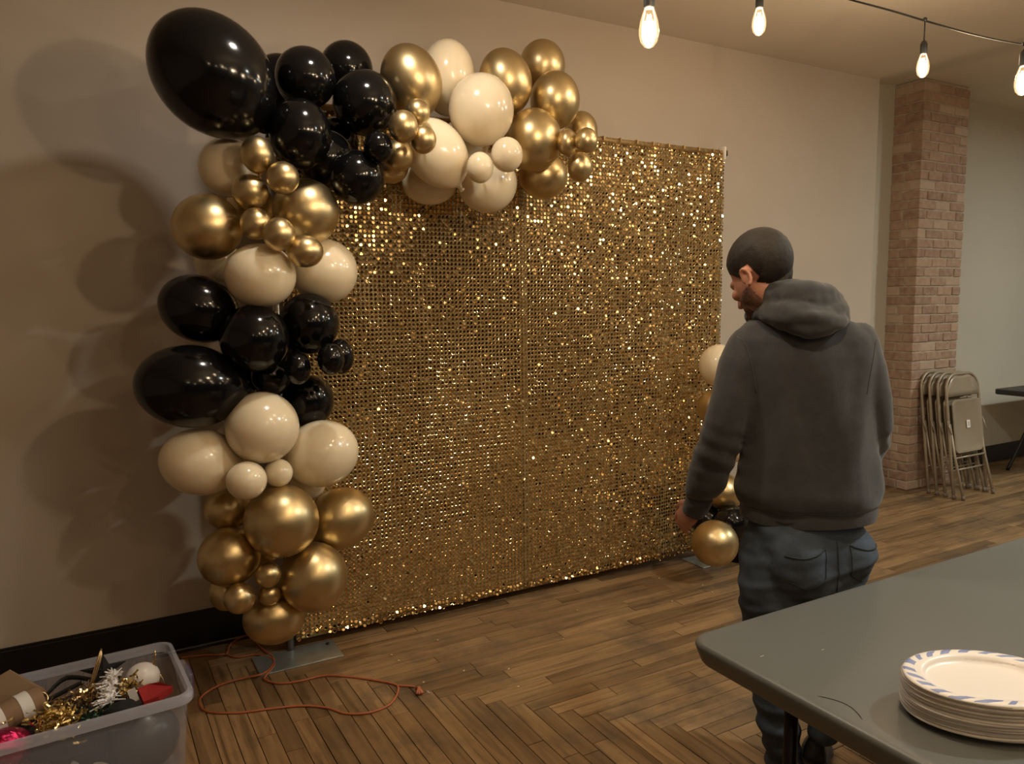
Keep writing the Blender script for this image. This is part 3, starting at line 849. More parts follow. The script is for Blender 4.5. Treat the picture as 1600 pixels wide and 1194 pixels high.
starts = np.concatenate([np.arange(n) * ns, n * ns + np.arange(len(quads)) * 4])
me.vertices.add(len(V)); me.vertices.foreach_set('co', V.ravel()); me.loops.add(len(loops)); me.loops.foreach_set('vertex_index', loops)
me.polygons.add(nf); me.polygons.foreach_set('loop_start', starts); me.update(calc_edges=True); me.validate()
tv = rng.random(n); tl = np.concatenate([np.repeat(tv, ns), np.repeat(tv, ns * 4)])
if len(me.loops) == len(tl): tint_mesh(me, np.stack([tl, tl, tl, np.ones(len(tl))], 1))
me.polygons.foreach_set('use_smooth', [False] * len(me.polygons))
tag(link_mesh('sequins', me, 'sequin', bd, False), kind='stuff')
bm = bmesh.new()
for i in range(0, 24):
    x = .02 + i * .111; box(bm, x, x + .006, -.026, .022, 2.352, 2.372)
obj('hanging_loop', bm, 'goldrod', bd, False)['kind'] = 'stuff'

st = thing('backdrop_stand', 'metal frame holding up the sequin curtain, with flat steel floor plates', 'stand', (.75, SY, 0))
for x in (0.0, 2.50):
    bm = bmesh.new(); box(bm, x - .17, x + .19, -.165, .02, .0, .006, .001); bp = obj('base_plate', bm, 'steel', st, False)
    bm = bmesh.new(); tube(bm, [(x, .012, .006), (x, .012, .9), (x, .012, 2.41)], .0165 if x == 0 else .014, 14); obj('pole', bm, 'pole', st)
    bm = bmesh.new(); lathe(bm, [(.008, 0), (.008, .006), (.005, .008)], 12, c=(x + .16, -.02, .006)); obj('wing_bolt', bm, 'blackp', st)
bm = bmesh.new(); tube(bm, [(0, 0, 2.405), (1.3, 0, 2.398), (2.585, 0, 2.405)], .015, 14); obj('top_rod', bm, 'goldrod', st)
bm = bmesh.new(); box(bm, 2.572, 2.586, -.028, .028, 2.365, 2.438, .003); obj('end_bracket', bm, 'white', st)
bm = bmesh.new(); tube(bm, [(2.586, 0, 2.402), (2.60, 0, 2.402), (2.612, 0, 2.402)], [.017, .022, .015], 14); obj('end_knob', bm, 'blackp', st)

# ================================================================ BALLOONS
NAMES = {'K': 'black_balloon', 'C': 'cream_balloon', 'G': 'gold_balloon'}
def balloon(c, loc, axis, side, a, b1, b2, label):
    ax = Vector(axis).normalized(); s = Vector(side); s = (s - ax * s.dot(ax)).normalized(); t = ax.cross(s)
    bm = bmesh.new(); seg = 40 if max(a, b1) > .07 else 28; nr = 24; rings = []
    for i in range(1, nr):
        u = PI * i / nr; x = -a * math.cos(u); r = math.sin(u)
        if x > 0: r *= 1 - .07 * (x / a) ** 2
        rings.append((x, r))
    m = (b1 + b2) / 2
    neck = [(a * 1.0, .12), (a * 1.05, .085), (a * 1.05 + .008, .05 * .1 / max(m, .02) + .02), (a * 1.05 + .014, .11), (a * 1.05 + .02, .07)]
    allr = rings + neck
    R3 = [[ax * x + s * (b1 * r * math.cos(q)) + t * (b2 * r * math.sin(q)) for q in [2 * PI * k / seg for k in range(seg)]] for x, r in allr]
    rv = [[bm.verts.new(p) for p in r] for r in R3]
    for A, Bq in zip(rv[:-1], rv[1:]):
        for i in range(seg): bm.faces.new((A[i], A[(i + 1) % seg], Bq[(i + 1) % seg], Bq[i]))
    tip = bm.verts.new(ax * -a)
    for i in range(seg): bm.faces.new((rv[0][(i + 1) % seg], rv[0][i], tip))
    bm.faces.new(rv[-1])
    o = obj(NAMES[c], bm, c, loc=loc)
    tag(o, label, 'balloon', {'K': 'black balloons of the garland', 'C': 'cream balloons of the garland', 'G': 'gold balloons of the garland'}[c])
for bl in BALLOONS: balloon(*bl)

# ================================================================ STRING LIGHTS
bm = bmesh.new(); tube(bm, catmull(CAB + [(2.95, .75, 2.46), (2.85, -.3, 2.62), (2.9, -1.6, 3.11)], 6), .0045, 8); tag(obj('light_string_cable', bm, 'cable'), 'black cable of the string lights crossing the ceiling above the brick pillar', 'cable')
Bv = [Vector(b) for b in BULBS]
A0, A1 = Bv[0] + Vector((0, 0, .27)), Bv[1] + Vector((0, 0, .25)); dA = (A1 - A0)
bm = bmesh.new(); tube(bm, catmull([A0 - dA * 1.5 + Vector((0, 0, .35)), A0, A0 + dA * .5 - Vector((0, 0, .03)), A1, A1 + dA * .8 + Vector((0, 0, .12))], 5), .0045, 8)
tag(obj('light_string_cable', bm, 'cable'), 'black cable above the frame that carries the two left filament bulbs', 'cable')
def light_bulb(c, label, drop, group='filament bulbs on the string lights', detail=True, sc=.93, power=None):
    t = thing('light_bulb', label, 'light bulb', c, 0, group); s = sc
    bm = bmesh.new(); prof = [(.004, -.064), (.014, -.060), (.026, -.045), (.031, -.025), (.0315, -.008), (.028, .015), (.021, .038), (.015, .055), (.0135, .064)]
    lathe(bm, [(r * s, z * s) for r, z in prof], 24); obj('glass_envelope', bm, 'glass', t)
    bm = bmesh.new()
    for k in range(4):
        a = k * PI / 2; x, y = math.cos(a), math.sin(a)
        tube(bm, [(.006 * s * x, .006 * s * y, .035 * s), (.013 * s * x, .013 * s * y, -.032 * s), (.008 * s * x, .008 * s * y, -.040 * s)], .0020 * s, 6)
    obj('filament', bm, 'fil', t)
    bm = bmesh.new(); lathe(bm, [(r * s, z * s) for r, z in [(.0165, .055), (.0175, .060), (.0175, .105), (.012, .118), (.005, .125)]], 18); obj('socket', bm, 'cable', t)
    bm = bmesh.new(); tube(bm, [(0, 0, .12 * s), (0, 0, drop)], .003, 8); ball(bm, Vector((0, 0, drop)), .010, 10); obj('drop_wire', bm, 'cable', t)
    d = bpy.data.lights.new('bulb_light', 'POINT'); d.energy = power or BULB_W; d.color = WARM; d.shadow_soft_size = .045
    o = bpy.data.objects.new('bulb_light', d); COL.objects.link(o); o.location = Vector(c) + Vector((0, 0, -.005)); return t
light_bulb(Bv[0], 'largest and leftmost hanging filament bulb, at the top centre of the picture', .27)
light_bulb(Bv[1], 'second hanging filament bulb from the left, near the top edge', .25)
light_bulb(Bv[2], 'filament bulb hanging from the visible cable just in front of the brick pillar top', Vector(CAB[3]).z - Bv[2].z, sc=.90)
light_bulb(Bv[3], 'filament bulb cut by the right edge of the picture', Vector(CAB[5]).z - Bv[3].z)
for p in ((.9, -.1, 2.55), (2.3, -.5, 2.6), (3.9, .3, 2.6), (1.6, -1.7, 2.6), (-.6, -1.6, 2.65), (3.4, -2.0, 2.6), (5.4, .2, 2.65), (0.3, -2.9, 2.6), (5.0, -1.6, 2.6), (6.6, -1.2, 2.65), (1.0, -1.0, 2.7), (2.9, -1.3, 2.7)):  # rest of the strings, out of view; several bulbs added for more sequin glints
    light_bulb(p, 'unseen warm filament bulb behind the camera, for reflections in the balloons and sequins', .3, 'filament bulbs behind the camera')
light_bulb((1.40, .90, 2.45), 'extra strong bulb added above the frame to cast the garland shadows on the wall', .3, 'filament bulbs behind the camera', power=KEY_W)  # added light source, stronger than the string bulbs, for the wall shadows
for i, (l, s, p, c) in enumerate(LAMPS):
    bm = bmesh.new(); zc = cz(l[0]) - .002; lathe(bm, [(s * .5 + .02, zc - .03), (s * .5 + .025, zc)], 32, c=(l[0], l[1], 0))
    tag(obj('ceiling_lamp', bm, 'white'), 'round flush ceiling lamp out of frame', 'lamp', 'flush ceiling lamps above the frame')

# ================================================================ FOREGROUND FOLDING TABLE
TX0, TY1, TW, TD = 1.258, 1.362, 1.83, .76
tb = thing('folding_table', 'grey moulded plastic folding table in the right foreground holding the paper plates', 'table', (TX0 + TW / 2, TY1 - TD / 2, 0))
bm = bmesh.new(); rr = .055
rings = [rrect(TW - .06, TD - .06, rr, .700, 8), rrect(TW - .06, TD - .06, rr, .688, 8), rrect(TW - .028, TD - .028, rr, .684, 8), rrect(TW - .020, TD - .020, rr, .690, 8), rrect(TW, TD, rr, .726, 8), rrect(TW - .003, TD - .003, rr, .732, 8),
         rrect(TW - .009, TD - .009, rr, .7365, 8), rrect(TW - .018, TD - .018, rr, .7390, 8), rrect(TW - .034, TD - .034, rr - .008, .740, 8)]
ring_loft(bm, rings); obj('tabletop', bm, 'table', tb, True, sharp=40)
for sx in (-1, 1):
    lx = sx * (TW / 2 - .125)
    for sy in (-1, 1):
        bm = bmesh.new(); tube(bm, [(lx, sy * .135, .69), (lx, sy * .135, .30), (lx, sy * .26, .16), (lx, sy * .30, 0)] if False else [(lx, sy * .16, .695), (lx, sy * .16, .02), (lx, sy * .16, .0)], .016, 12); obj('leg', bm, 'tleg', tb)
    bm = bmesh.new(); tube(bm, [(lx, -.16, .12), (lx, .16, .12)], .011, 10); obj('crossbar', bm, 'tleg', tb)
    bm = bmesh.new(); box(bm, lx - .02, lx + .02, -.3, .3, .672, .695); obj('support_rail', bm, 'tleg', tb, False)
def tl(x, y, z): return (x - (TX0 + TW / 2), y - (TY1 - TD / 2), z)
bm = bmesh.new(); hp = [tl(1.296 + .022 * math.sin(PI * k / 12), 1.005 - .105 * k / 12, .7402) for k in range(13)]; tube(bm, hp, [.0004] + [.0011] * 11 + [.0004], 6); obj('moulded_grip_line', bm, 'tleg', tb)
bm = bmesh.new()
for (x, y, a, l) in ((1.33, 1.19, .3, .012), (1.48, 1.14, .5, .009), (1.272, 1.09, 1.2, .004)):
    box(bm, *[v for v in (tl(x, y, 0)[0], tl(x, y, 0)[0] + l * math.cos(a), tl(x, y, 0)[1], tl(x, y, 0)[1] + .0012)], .7399, .7403)
tag(obj('scratch', bm, 'plate2', tb, False), kind='stuff')

# ================================================================ PAPER PLATES
def plate_mesh(scale=1.0, mat='plate2'):
    bm = bmesh.new(); prof = [(0, .0), (.60, .0), (.70, .0015), (.735, .006), (.76, .0105), (.80, .0125), (.90, .0135), (.96, .0135), (.985, .012), (1.0, .0095)]; seg = 56
    rv = []
    for r, z in prof[1:]:
        rv.append([bm.verts.new((.157 * r * scale * math.cos(q), .117 * r * scale * math.sin(q), z + .0006 * math.sin(q * 3 + r))) for q in [2 * PI * k / seg for k in range(seg)]])
    bm.faces.new(rv[0])
    for A, Bq in zip(rv[:-1], rv[1:]):
        for i in range(seg): bm.faces.new((A[i], A[(i + 1) % seg], Bq[(i + 1) % seg], Bq[i]))
    bmesh.ops.recalc_face_normals(bm, faces=bm.faces); me = bpy.data.meshes.new('paper_plate'); bm.to_mesh(me); bm.free()
    for p in me.polygons: p.use_smooth = True
    me.materials.append(MAT[mat]); return me
pm = plate_mesh(mat='plate2'); ptop = plate_mesh(mat='plate')
NP = 28; pit = .00245
for k in range(NP):
    o = bpy.data.objects.new('paper_plate', pm if k < NP - 1 else ptop); COL.objects.link(o)
    sh = .0016 if k < NP - 1 else 0; ex = .0025 * math.sin(k * .45)
    o.location = (1.52 + random.uniform(-sh, sh) + ex * .4, .79 + random.uniform(-sh, sh) + ex * .5, .7415 + k * pit); o.rotation_euler = (random.uniform(-.006, .006) if k < NP - 1 else 0, random.uniform(-.006, .006) if k < NP - 1 else 0, math.radians(-30) + random.uniform(-.04, .04))
    sd = o.modifiers.new('s', 'SOLIDIFY'); sd.thickness = .0009; sd.offset = 1
    if k == NP - 1: tag(o, 'topmost paper plate of the stack, printed with blue leaf strokes around the rim', 'plate')
    else: tag(o, 'plain edge of a white paper plate stacked under the printed top plate', 'plate', 'paper plates stacked below the top one')

# ================================================================ FOLDED CHAIRS
def make_chair(lbl):
    t = thing('folding_chair', lbl, 'chair', (0, 0, 0), 0, 'folded steel chairs leaning on the brick pillar')
    Wc = .225; lean = .125 / .97
    def q(x, z, y=0): return (x, z * lean + y, z)          # x across, y away from the room
    bm = bmesh.new(); pts = [q(-Wc, 0.0), q(-Wc + .003, .40), q(-Wc + .008, .78)] + [q(-.087 + -.13 * math.cos(a), .825 + .13 * math.sin(a)) for a in [PI * .5 * k / 6 for k in range(1, 7)]] \
        + [q(.087 + .13 * math.sin(a), .825 + .13 * math.cos(a)) for a in [PI * .5 * k / 6 for k in range(0, 6)]] + [q(Wc - .008, .78), q(Wc - .003, .40), q(Wc, 0)]
    tube(bm, pts, .0115, 10); obj('frame_tube', bm, 'chair', t)
    bm = bmesh.new(); rows = []
    for z, wv in ((.780, .205), (.82, .208), (.87, .195), (.915, .155), (.942, .10)):
        rows.append([q(wv * u, z, -.004 + .012 * (1 - u * u)) for u in (-1, -.6, -.2, .2, .6, 1)])
    gvv = [[bm.verts.new(p) for p in r] for r in rows]
    for A, Bq in zip(gvv[:-1], gvv[1:]):
        for i in range(5): bm.faces.new((A[i], A[i + 1], Bq[i + 1], Bq[i]))
    b = obj('backrest', bm, 'chair', t); s_ = b.modifiers.new('s', 'SOLIDIFY'); s_.thickness = .004
    bm = bmesh.new()                                     # folded seat pan
    ring = lambda w_, h_, y: [q(px, .553 + pz, y) for px, pz, _ in rrect(w_, h_, .045, 0, 5)]
    ring_loft(bm, [ring(.355, .395, -.010), ring(.37, .41, -.014), ring(.375, .415, -.020), ring(.37, .41, -.026), ring(.34, .38, -.027), ring(.325, .365, -.022)]); obj('seat', bm, 'chair', t, sharp=35)
    for s in (-1, 1):
        bm = bmesh.new(); tube(bm, [q(s * (Wc - .026), .575, .004), q(s * (Wc - .024), .30, -.022), (s * (Wc - .022), -.062, .012)], .0105, 10); obj('rear_leg', bm, 'chair', t)
        bm = bmesh.new(); tube(bm, [q(s * (Wc + .012), .60, -.004), q(s * (Wc + .012), .50, -.030)], .006, 8); tube(bm, [q(s * (Wc + .012), .595, -.002), q(s * (Wc - .02), .595, -.002)], .006, 8); obj('hinge_arm', bm, 'chair', t)
        bm = bmesh.new(); tube(bm, [(s * Wc, -.001, .0), (s * Wc, .003, .035)], [.0145, .0125], 10); obj('rubber_foot', bm, 'foot', t)
        bm = bmesh.new(); tube(bm, [(s * (Wc - .022), -.0625, .0), (s * (Wc - .022), -.056, .035)], [.0138, .0118], 10); obj('rubber_foot', bm, 'foot', t)
    bm = bmesh.new(); tube(bm, [q(-Wc, .215), q(Wc, .215)], .007, 8); obj('crossbar', bm, 'chair', t)
    bm = bmesh.new(); tube(bm, [(-(Wc - .022), .315 * lean - .026, .315), ((Wc - .022), .315 * lean - .026, .315)], .008, 8); obj('crossbar', bm, 'chair', t)
    bm = bmesh.new(); box(bm, -.05, .035, .77 * lean - .008, .77 * lean - .002, .766, .774); box(bm, .05, .18, .77 * lean - .008, .77 * lean - .002, .762, .776); obj('back_slot_lip', bm, 'chair', t, False)
    return t
def copy_tree(o, parent=None):
    c = o.copy(); COL.objects.link(c); c.parent = parent
    for chd in list(o.children): copy_tree(chd, c)
    return c
clbl = ['folded taupe steel chair nearest the room, seat underside with a white sticker', 'second folded taupe chair from the front of the stack', 'third folded taupe chair from the front of the stack', 'rearmost folded taupe chair, leaning directly on the brick pillar']
c0 = make_chair(clbl[0]); spots = [(6.03, 3.335), (6.035, 3.405), (6.04, 3.475), (6.04, 3.542)]
chairs = [c0] + [copy_tree(c0) for _ in range(3)]
for c_, l_, (x, y) in zip(chairs, clbl, spots): c_['label'] = l_; c_.location = (x, y, 0)
bm = bmesh.new(); ln = .125 / .97
lab = [(-.025, .535), (.02, .535), (.02, .595), (-.025, .595)]
vs = [bm.verts.new((x, z * ln - .0285 + dy, z)) for dy in (0, -.001) for x, z in lab]
bm.faces.new(vs[:4][::-1]); bm.faces.new(vs[4:])
for i in range(4): bm.faces.new((vs[i], vs[(i + 1) % 4], vs[4 + (i + 1) % 4], vs[4 + i]))
stk = obj('sticker', bm, 'paper', c0, False); stk['label'] = 'small white inspection sticker'
bm = bmesh.new()
for dz in (0, .012, .024): box(bm, -.008, .006, (.552 + dz) * ln - .0305, (.552 + dz) * ln - .0295, .550 + dz, .555 + dz)
obj('printed_lines', bm, 'ink', stk, False)

# ================================================================ FAR FOLDING TABLE
ft = thing('folding_table', 'dark folding table against the far wall, right of the folded chairs', 'table', (7.9, 3.37, 0))
bm = bmesh.new(); rings = [rrect(1.8, .7, .03, z, 5) for z in (.698, .702, .738, .741)]; rings[0] = rrect(1.79, .69, .03, .696, 5); rings[-1] = rrect(1.79, .69, .03, .742, 5); ring_loft(bm, rings); obj('tabletop', bm, 'fartable', ft, sharp=40)
for sx in (-1, 1):
    for sy in (-1, 1):
        bm = bmesh.new(); tube(bm, catmull([(sx * .52, sy * .20, .70), (sx * .54, sy * .20, .50), (sx * .60, sy * .24, .28), (sx * .72, sy * .29, .0)], 6), .014, 10); obj('leg', bm, 'tleg', ft)
    bm = bmesh.new(); tube(bm, [(sx * .56, -.2, .40), (sx * .56, .2, .40)], .010, 8); obj('crossbar', bm, 'tleg', ft)

# ================================================================ STORAGE BIN AND CONTENTS
BX, BY, BA = -.075, 2.735, math.radians(3.5)
binr = thing('storage_bin', 'clear frosted plastic storage bin of party decorations at the bottom left', 'storage bin', (BX, BY, 0), BA)
HW, HD = .64, .47
bm = bmesh.new()
ring_loft(bm, [rrect(HW - .10, HD - .10, .04, .004), rrect(HW - .085, HD - .085, .045, .0), rrect(HW - .07, HD - .07, .045, .01), rrect(HW - .035, HD - .035, .045, .275), rrect(HW - .03, HD - .03, .045, .31),
               rrect(HW - .036, HD - .036, .042, .31), rrect(HW - .041, HD - .041, .042, .275), rrect(HW - .076, HD - .076, .042, .012), rrect(HW - .10, HD - .10, .04, .007)]); obj('tub', bm, 'bin', binr, sharp=35)
bm = bmesh.new()
ring_loft(bm, [rrect(HW - .036, HD - .036, .045, .300), rrect(HW - .004, HD - .004, .05, .298), rrect(HW, HD, .05, .304), rrect(HW, HD, .05, .322), rrect(HW - .006, HD - .006, .05, .330), rrect(HW - .030, HD - .030, .045, .330), rrect(HW - .036, HD - .036, .045, .322)], cap=False, close=True)
obj('rim', bm, 'rim', binr, sharp=35)
for s in (1, -1):
    bm = bmesh.new(); box(bm, s * (HW / 2 - .012), s * (HW / 2 + .018), -.07, .07, .235, .318, .006); obj('grip', bm, 'bin', binr, False)
    bm = bmesh.new(); box(bm, s * (HW / 2 + .017), s * (HW / 2 + .027), -.04, .06, .215, .305, .004); obj('latch', bm, 'latch', binr, False)
def bl_(x, y, z):     # bin-local point to world
    c, s = math.cos(BA), math.sin(BA); return Vector((BX + x * c - y * s, BY + x * s + y * c, z))
def item(name, bm, mat, label, cat, smooth=True, **k): return tag(obj(name, bm, mat, None, smooth), label, cat, **k)
# lower layer, seen through the plastic
for (x, y, z, r, mt, nm, lb) in ((.175, -.09, .155, .112, 'greyb', 'dark_balloon', 'dark grey balloon pressed against the front of the bin under the red ribbon'), (-.13, -.03, .12, .10, 'kraft', 'beige_balloon', 'beige balloon low in the bin seen through its front')):
    bm = bmesh.new(); ball(bm, bl_(x, y, z), (r, r * .9, r * .95), 28); tube(bm, [bl_(x, y + r * .85, z), bl_(x, y + r * .98, z)], [.012, .006], 8); item(nm, bm, mt, lb, 'balloon')
for i, (x, y, z, ry) in enumerate(((-.05, -.165, .13, .9), (.03, -.17, .10, .4), (-.17, -.165, .16, 1.3))):
    bm = bmesh.new(); M_ = Matrix.Translation(bl_(x, y, z)) @ Matrix.Rotation(ry, 4, 'Y')
    rings = [[M_ @ Vector((rad_ * math.cos(2 * PI * k / 24), rad_ * math.sin(2 * PI * k / 24), zz)) for k in range(24)] for rad_, zz in ((.020, -.045), (.024, 0), (.029, .045), (.031, .046), (.0285, .045), (.0235, 0), (.019, -.043))]
    ring_loft(bm, rings); item('plastic_cup', bm, 'cup', 'clear plastic cup lying inside the bin behind its front wall', 'cup', group='clear cups at the bottom of the bin')
# kraft sheet, roll with white bands
bm = bmesh.new(); P4 = [bl_(-.30, .05, .22), bl_(-.05, .09, .27), bl_(-.09, .11, .315), bl_(-.175, .115, .400), bl_(-.27, .09, .37)]
vs = [bm.verts.new(p) for p in P4] + [bm.verts.new(p + Vector((.001, .004, .001))) for p in P4]; bm.faces.new(vs[:5]); bm.faces.new(vs[5:][::-1])
for i in range(5): bm.faces.new((vs[i], vs[(i + 1) % 5], vs[5 + (i + 1) % 5], vs[5 + i]))
item('kraft_paper_bag', bm, 'kraft', 'brown kraft paper sheet standing at the back left corner of the bin', 'paper', smooth=False)
ra, rb = bl_(-.275, -.05, .300), bl_(-.10, .015, .325); rt = thing('paper_roll', 'roll of brown paper with white wrapping bands at the left end of the bin', 'paper roll', ra)
dv = (rb - ra)
bm = bmesh.new(); tube(bm, [dv * t for t in (0, .5, 1)], .044, 24); obj('roll_core', bm, 'kraft', rt, sharp=40)
for t0, t1 in ((.22, .42), (.66, .84)):
    bm = bmesh.new(); tube(bm, [dv * t0, dv * t1], .0455, 24); obj('white_band', bm, 'white2', rt, sharp=40)
bm = bmesh.new()
for k in range(4): tube(bm, [dv * (1.002 + .0 * k), dv * (1.006 + .004 * (3 - k))], .040 - .009 * k, 20)
obj('coiled_end', bm, 'kraft', rt, sharp=40)
# magenta foil balloon
bm = bmesh.new(); ball(bm, bl_(-.205, -.135, .262), (.085, .06, .065), 24, Matrix.Rotation(.4, 3, 'Z')); item('foil_balloon', bm, 'foil', 'shiny magenta foil balloon at the left front of the bin', 'balloon')
# gold tinsel clump made of curled strips
def strips(name, c, ext, n, mat, label, cat, L=(.02, .045), wdt=.006, seed=1):
    rd = random.Random(seed); bm = bmesh.new()
    for _ in range(n):
        p = Vector(c) + Vector((rd.gauss(0, ext[0]), rd.gauss(0, ext[1]), rd.gauss(0, ext[2]))); d = Vector((rd.gauss(0, 1), rd.gauss(0, 1), rd.gauss(0, .8))).normalized(); n_ = d.cross(Vector((rd.gauss(0, 1), rd.gauss(0, 1), 1))).normalized(); ll = rd.uniform(*L)
        b_ = d.cross(n_); pr = None
        for k in range(4):
            q_ = p + d * ll * k / 3 + b_ * .006 * math.sin(k * 1.3); a_, c_ = bm.verts.new(q_ - n_ * wdt / 2), bm.verts.new(q_ + n_ * wdt / 2)
            if pr: bm.faces.new((pr[0], pr[1], c_, a_))
            pr = (a_, c_)
    return item(name, bm, mat, label, cat, smooth=False)
bm = bmesh.new()
strips('gold_tinsel', bl_(-.060, -.115, .300), (.034, .030, .022), 260, 'goldfoil', 'crumpled bright gold tinsel clump at the front middle of the bin', 'tinsel', seed=3)['kind'] = 'stuff'
strips('copper_tinsel', bl_(.025, -.02, .300), (.055, .030, .016), 220, 'brass', 'copper brown tinsel garland under the upright gold tube', 'tinsel', L=(.015, .03), wdt=.004, seed=5)['kind'] = 'stuff'
strips('green_tinsel', bl_(.035, -.11, .282), (.045, .030, .012), 170, 'green', 'dark green tinsel strands between the gold clump and the black cloth', 'tinsel', L=(.015, .035), wdt=.003, seed=6)['kind'] = 'stuff'
# white pine-needle branch
bm = bmesh.new(); rd = random.Random(4); s0, s1 = bl_(.115, .01, .350), bl_(.085, -.085, .302)
tube(bm, [s0, (s0 + s1) / 2 + Vector((.008, 0, .008)), s1], [.006, .009, .005], 8)
for k in range(260):
    t = rd.random(); p = s0.lerp(s1, t); q_ = p + Vector((rd.gauss(-.010, .017), rd.gauss(0, .016), rd.gauss(.003, .009))); tube(bm, [p, q_], [.0030, .0020], 5)
item('frosted_branch', bm, 'silver', 'white frosted artificial sprig in the middle of the bin', 'decoration', smooth=False)
bm = bmesh.new(); ball(bm, bl_(.200, .055, .290), (.056, .054, .052), 28); ob = item('round_ornament', bm, 'pearl', 'pearly white ball ornament in the right half of the bin', 'ornament')
strips('gold_leaf_spray', bl_(.145, -.03, .315), (.022, .015, .013), 60, 'goldfoil', 'small spray of gold leaves in front of the white ball ornament', 'decoration', L=(.02, .04), wdt=.008, seed=8)
# red ribbon + card
bm = bmesh.new(); rp = [(.17, -.07, .318), (.205, -.055, .316), (.235, -.075, .322), (.272, -.095, .305), (.225, -.125, .298), (.18, -.12, .29)]
vt = [bm.verts.new(bl_(*p)) for p in rp]; vb = [bm.verts.new(bl_(*p) - Vector((0, 0, .02))) for p in rp]; bm.faces.new(vt); bm.faces.new(vb[::-1])
for i in range(6): bm.faces.new((vt[i], vt[(i + 1) % 6], vb[(i + 1) % 6], vb[i]))
item('red_felt_bow', bm, 'red', 'folded red felt piece at the right front of the bin', 'fabric', smooth=False)
bm = bmesh.new(); box(bm, -.012, .012, -.001, .001, 0, .045); bmesh.ops.transform(bm, matrix=Matrix.Translation(bl_(.160, -.09, .285)) @ Matrix.Rotation(-.25, 4, 'Y'), verts=bm.verts); item('green_tag', bm, 'white2', 'pale paper tag between the black cloth and the red felt', 'tag', smooth=False)
# black cloth heap
bm = bmesh.new(); ball(bm, bl_(.115, -.125, .268), (.060, .050, .045), 20); ball(bm, bl_(.02, -.13, .25), (.06, .04, .035), 16); ball(bm, bl_(-.20, -.09, .225), (.07, .05, .04), 16); ball(bm, bl_(-.05, -.15, .225), (.10, .03, .03), 16)
fuse('black_cloth', bm, .006, 'blackc', None, 3, disp=lambda c, q: .006 * noise.noise(Vector(c) * 40)); tag(bpy.context.scene.collection.objects[-1], 'heap of black cloth filling the front of the bin', 'fabric')
# filler under everything so that nothing floats
bm = bmesh.new(); ball(bm, bl_(.0, .03, .165), (.26, .14, .125), 24); fuse('crumpled_black_gauze', bm, .008, 'gauze', None, 3, disp=lambda c, q: .012 * noise.noise(Vector(c) * 22)); tag(bpy.context.scene.collection.objects[-1], 'crumpled dark gauze bunched under the decorations in the bin', 'fabric')
# upright gold tube and black star bow
bm = bmesh.new(); u0, u1 = bl_(.02, .0, .27), bl_(.083, .062, .425)
for dx in (0, .006): tube(bm, [u0 + Vector((dx, 0, 0)), u0.lerp(u1, .85) + Vector((dx, 0, 0)), u1 + Vector((dx * .3, 0, 0))], [.0052, .0048, .0012], 10)
item('gold_tube_pick', bm, 'brass', 'slim gold double tube standing upright above the bin', 'decoration')
bm = bmesh.new(); c_ = bl_(.085, .065, .345); star = []
for k in range(10):
    a_ = PI * k / 5 + .3; r_ = .075 if k % 2 == 0 else .030; star.append(c_ + Vector((math.cos(a_) * r_, math.sin(a_) * r_ * .45, math.sin(a_) * r_ * .62)))
ct = bm.verts.new(c_ + Vector((0, -.014, .008))); cb = bm.verts.new(c_ + Vector((0, .010, -.008))); sv = [bm.verts.new(p) for p in star]
for k in range(10): bm.faces.new((sv[k], sv[(k + 1) % 10], ct)); bm.faces.new((sv[(k + 1) % 10], sv[k], cb))
item('black_star', bm, 'blackc', 'black pointed star behind the gold tube in the bin', 'decoration', smooth=False)
bm = bmesh.new(); lp = catmull([bl_(.06, .05, .325), bl_(-.02, .08, .345), bl_(-.08, .06, .315), bl_(-.12, .02, .30), bl_(-.06, .05, .305), bl_(.02, .06, .325)], 5)
pr = None
for i, p in enumerate(lp):
    a_, b2 = bm.verts.new(p + Vector((0, -.004, .010))), bm.verts.new(p + Vector((0, .004, -.010)))
    if pr: bm.faces.new((pr[0], pr[1], b2, a_))
    pr = (a_, b2)
o = item('sheer_ribbon', bm, 'gauze', 'looped sheer black ribbon left of the gold tube', 'ribbon'); s_ = o.modifiers.new('s', 'SOLIDIFY'); s_.thickness = .001
bm = bmesh.new()
for dx, top in ((0, .375), (.012, .365), (-.008, .345)): tube(bm, catmull([bl_(.245 + dx, .02 - dx, .20), bl_(.25 + dx, .03, .27), bl_(.235 + dx * .5, .05, .32), bl_(.245, .06, top)], 4), .0030, 6)
item('gold_picks', bm, 'brass', 'bundle of thin gold wires at the right end of the bin', 'decoration')
bm = bmesh.new(); ring_ = [bl_(-.10 + .022 * math.cos(a_), .01 + .012 * math.sin(a_), .325 + .018 * math.sin(a_)) for a_ in [2 * PI * k / 20 for k in range(20)]]; tube(bm, ring_, .003, 6, cap=False, close=True); item('gold_ring', bm, 'brass', 'small gold ring standing beside the paper roll', 'ring')

# ================================================================ EXTENSION CORD, CONFETTI
cr = thing('extension_cord', 'orange extension cord looped on the floor in front of the sequin curtain', 'cord', (CORD[1][5][0], CORD[1][5][1], 0))
off = Vector(cr.location)
for i, c in enumerate(CORD):
    bm = bmesh.new(); pp = catmull([(x, y, .0045 + (.0065 if (i == 1 and 23 <= k <= 27) else 0)) for k, (x, y) in enumerate(c)], 6); tube(bm, [p - off for p in pp], .0047, 8)
    obj('cord_run', bm, 'cord', cr)
bm = bmesh.new(); rd = random.Random(3); ce = Vector(CORDEND) - off
for k in range(5):
    a_ = rd.uniform(0, PI); tube(bm, catmull([ce + Vector((math.cos(a_) * .02, math.sin(a_) * .02, -.008 + .003 * k)), ce + Vector((0, .004, .010)), ce - Vector((math.cos(a_) * .022, math.sin(a_) * .02, .006))], 4), .0055, 7)
obj('knotted_end', bm, 'cord', cr)
bm = bmesh.new()
